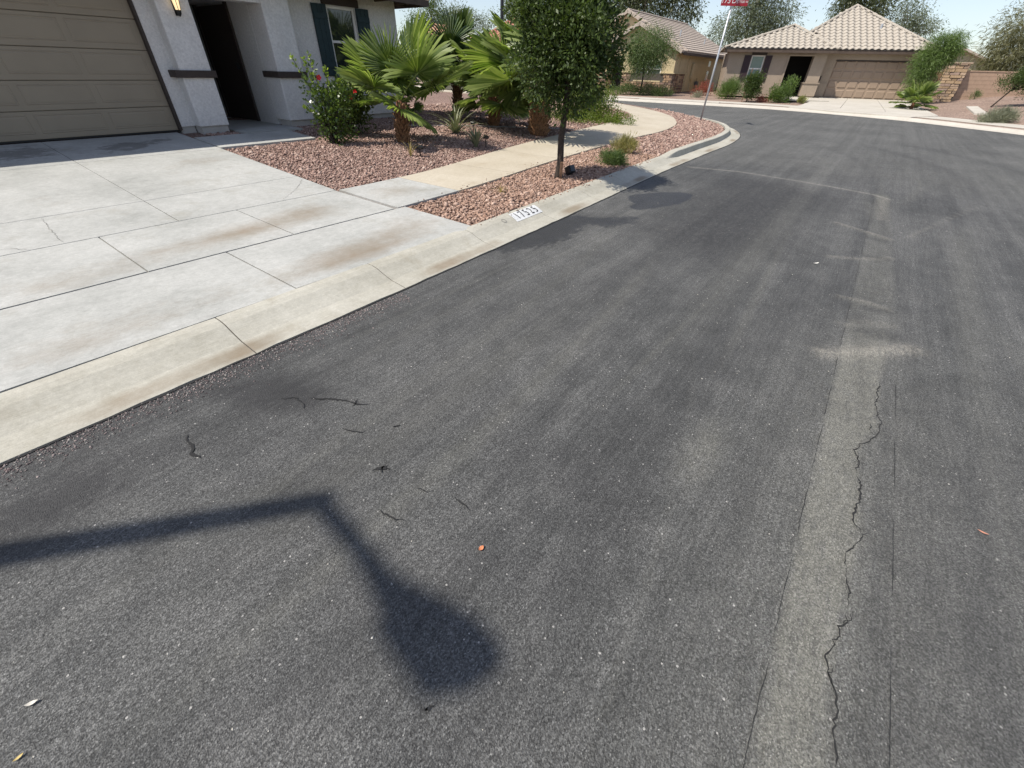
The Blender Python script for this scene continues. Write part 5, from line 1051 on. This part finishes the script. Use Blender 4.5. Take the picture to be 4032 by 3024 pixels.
tree('acacia_tree', 'feathery two-stemmed tree in front of the yellow house window', 'tree', (8.35, 35.4, .28), [(0, 0, 0, .06), (.03, 0, .8, .05), (-.02, 0, 1.5, .045), (.0, 0, 2.0, .03)],
     [(.1, 0, 2.75, 1.25, 1.1, .95), (-.6, 0, 2.1, .85, .8, .85), (.7, 0, 2.0, .80, .8, .80), (1.5, 0, 2.6, .45, .4, .4), (-.2, 0, 1.85, .7, .7, .45)], 420, 50, .20, .15, .024, LF_OLV, BARK, limbs=22, droop=.45, vstretch=1.3)
tree('weeping_tree', 'fresh green weeping tree hiding the right corner of the tan garage', 'tree', (23.3, 30.2, .35), [(0, 0, 0, .05), (.1, 0, .9, .045), (.2, 0, 1.7, .03)],
     [(.30, 0, 2.60, .85, .75, .72), (-.1, 0, 1.95, .72, .65, .85), (.75, 0, 2.65, .55, .5, .52), (-.2, 0, 1.25, .52, .5, .6)], 380, 46, .17, .17, .020, LF_GRN, BARK, limbs=18, droop=.55, vstretch=1.4)
tree('leaning_tree', 'small dark tree on a thin leaning trunk on the gravel slope', 'tree', (23.6, 25.3, ZY(23.6, 25.3)), [(0, 0, 0, .035), (.28, 0, .40, .03), (.55, 0, .78, .028)],
     [(.55, 0, 1.02, .85, .55, .30), (1.2, 0, 1.25, .9, .55, .50), (1.6, 0, .85, .6, .4, .45)], 240, 46, .11, .06, .03, LF_DK, BARK, limbs=14)
tree('willow_tree', 'large brown-green weeping tree filling the upper right corner', 'tree', (32.9, 33.8, .7), [(0, 0, 0, .22), (-.2, 0, 1.2, .18), (-.1, 0, 2.4, .14), (.2, 0, 3.4, .1)],
     [(0, 0, 3.3, 3.6, 2.6, 2.2), (-1.6, 0, 2.2, 2.0, 1.8, 1.5), (2.0, 0, 2.4, 2.6, 2, 1.8), (.5, 0, 4.9, 2.6, 2, 1.5), (-.8, -.5, 1.2, 1.6, 1.2, .9)], 900, 52, .34, .24, .032, LF_WIL, BARKG, limbs=40, droop=.6, vstretch=1.8)
t_ = thing('fan_palm', 'small fan palm on the gravel beside the far garage', 'palm tree', (20.7, 26.6, ZY(20.7, 26.6)))
MB().tube([(0, 0, -.05), (0, 0, .3)], [.09, .07], 10).build('trunk', PALMT, t_)
for i in range(12):
    o = link('frond', FR[i % 4], None, t_, (0, 0, .3)); o.rotation_euler = (Matrix.Rotation(i*2.4, 3, 'Z')@Matrix.Rotation(-R(75-8*i), 3, 'Y')).to_euler(); o.scale = (1.0,)*3
# background trees
def bgtree(label, p, h, blobs, ncl, mat, L=.42, Wd=.06, cr=.55, droop=.6, per=46, rt=.25):
    L *= .62; Wd *= 1.2; per = int(per*1.25); cr *= .85
    return tree('eucalyptus_tree', label, 'tree', (p[0], p[1], .2), [(0, 0, 0, rt), (.2, 0, h*.3, rt*.8), (-.1, 0, h*.55, rt*.55), (.1, 0, h*.8, rt*.3)], blobs, ncl, per, cr, L, Wd, mat, BARKG, 'trees behind the houses', 26, droop, 1.9)
bgtree('large dense eucalyptus behind the yellow gable house', (13.5, 62), 10, [(-4.4, 0, 7.2, 4.2, 2.5, 3.4), (0, 0, 8.6, 3.6, 2.5, 3.2), (3.4, 0, 8.0, 2.6, 2, 2.5), (-6.5, 0, 5.0, 2.6, 2, 2.6), (4.9, 0, 7.0, 1.5, 1.3, 2.0), (-1, 0, 5.2, 4, 2, 2)], 560, LF_EUCD, .45, .075)
bgtree('silvery drooping eucalyptus behind the street sign', (25.6, 62), 10, [(0, 0, 7.4, 2.6, 2, 2.6), (2.2, 0, 6.8, 2.2, 1.8, 2.4), (-2.4, 0, 5.2, 1.9, 1.6, 1.9), (3.8, 0, 5.8, 1.6, 1.4, 2.0), (.5, 0, 4.8, 3.0, 2, 1.6), (1.0, 0, 9.4, 2.4, 2, 1.6)], 360, LF_EUC, .48, .055)
bgtree('dark tree crown showing above the tan house ridge', (36.0, 60), 8, [(0, 0, 7.6, 2.7, 2, 1.9), (1.6, 0, 6.8, 1.9, 1.6, 1.6), (-1.2, 0, 8.3, 1.8, 1.5, 1.4)], 230, LF_EUCD, .42, .07)
bgtree('thin tree tip above the right slope of the tan roof', (42.0, 60), 6, [(-.4, 0, 6.7, 1.5, 1.2, 1.5), (1.6, 0, 5.6, 1.5, 1.2, 1.0)], 110, LF_EUC, .40, .05)
bgtree('tall loose weeping tree just right of the house corner', (-6.6, 40), 5, [(0, 0, 3.6, 1.5, 1.2, 1.4), (.2, 0, 4.8, .75, .7, 1.0), (-1.3, 0, 3.2, .9, .9, 1.2), (1.3, 0, 3.4, 1.1, 1, .9), (.1, 0, 2.0, 2.2, 1.4, 1.2)], 330, LF_OLV, .26, .035, .30, .6, 46, .12)
bgtree('dark drooping tree behind the red tiled roof', (-6.6, 58), 6, [(-.4, 0, 5.0, 1.8, 1.5, 1.5), (.7, 0, 5.2, 1.3, 1.2, 1.0), (2.7, 0, 4.6, .9, .9, 1.2), (-1.5, 0, 4.0, 1.4, 1.2, 1.2)], 230, LF_EUC, .36, .045, .36)
bgtree('pale thin tree behind the tall lamp pole', (-.9, 62), 8, [(.2, 0, 7.0, 1.3, 1.2, 1.7), (-.6, 0, 6.2, .8, .8, 1.0), (1.3, 0, 6.0, 1.1, 1, 1.3)], 110, LF_EUC, .40, .05, .42)

# ------------------------------------------------------------------ litter on the asphalt
def litter(label, s, v, size, col, curl=.3, rz=0., cat='leaf', name='fallen_leaf'):
    n = 5; vs = []; L, Wd = size
    for i in range(n+1):
        u = i/n; w_ = Wd*math.sin(math.pi*min(.98, max(.04, u)))**.8*.5
        for sg in (-1, 0, 1): vs.append(((u-.5)*L, w_*sg, .004+curl*L*.4*(u-.5)**2*2+(.25*abs(sg)*Wd*curl)))
    me = mesh(name, vs, [(i*3+k, i*3+k+1, i*3+4+k, i*3+3+k) for i in range(n) for k in range(2)])
    x, y = W(s, v); o = link(name, me, simple('litter_%s' % label[:10].replace(' ', '_'), col, .7, .35, 60), None, (x, y, .002), (0, 0, rz)); tag(o, label, cat); return o
litter('curled orange-brown dry leaf lying in the middle of the asphalt', .66, .61, (.026, .017), (.55, .21, .10), .6, .9)
litter('pale white scrap at the lower left of the asphalt', -.51, 1.32, (.030, .012), (.60, .57, .50), .5, .5, 'scrap', 'paper_scrap')
litter('small yellow leaf at the bottom left corner of the asphalt', -.56, 1.19, (.022, .008), (.55, .42, .16), .5, 1.0)
litter('narrow pinkish leaf on the asphalt at right', 2.0, -.99, (.036, .010), (.50, .24, .16), .4, 2.4)
litter('white scrap on the asphalt near the washed seam', 5.10, -.02, (.07, .02), (.7, .68, .62), .4, .3, 'scrap', 'paper_scrap')
nst = 420; q = np.c_[rng.uniform(-1, 8, nst), rng.uniform(-2.2, 2.55, nst)]
octa(np.c_[q, np.full(nst, .001)], .0022+.0035*rng.random(nst)**2, 'loose_grit', mat_stone('grit', [(.30, .28, .25), (.55, .53, .48), (.45, .42, .36)]), .5)
nst = 3600; q = np.c_[rng.uniform(-1.2, 2.0, nst), 2.63-np.abs(rng.normal(0, .09, nst))]
octa(np.c_[q, np.full(nst, .001)], .003+.005*rng.random(nst)**2, 'loose_grit', mat_stone('grit_edge', [(.06, .05, .05), (.16, .12, .115), (.34, .29, .27), (.10, .08, .08), (.42, .40, .36)]), .5)
print('tiles', nA, nB, 'objects', len(bpy.data.objects))
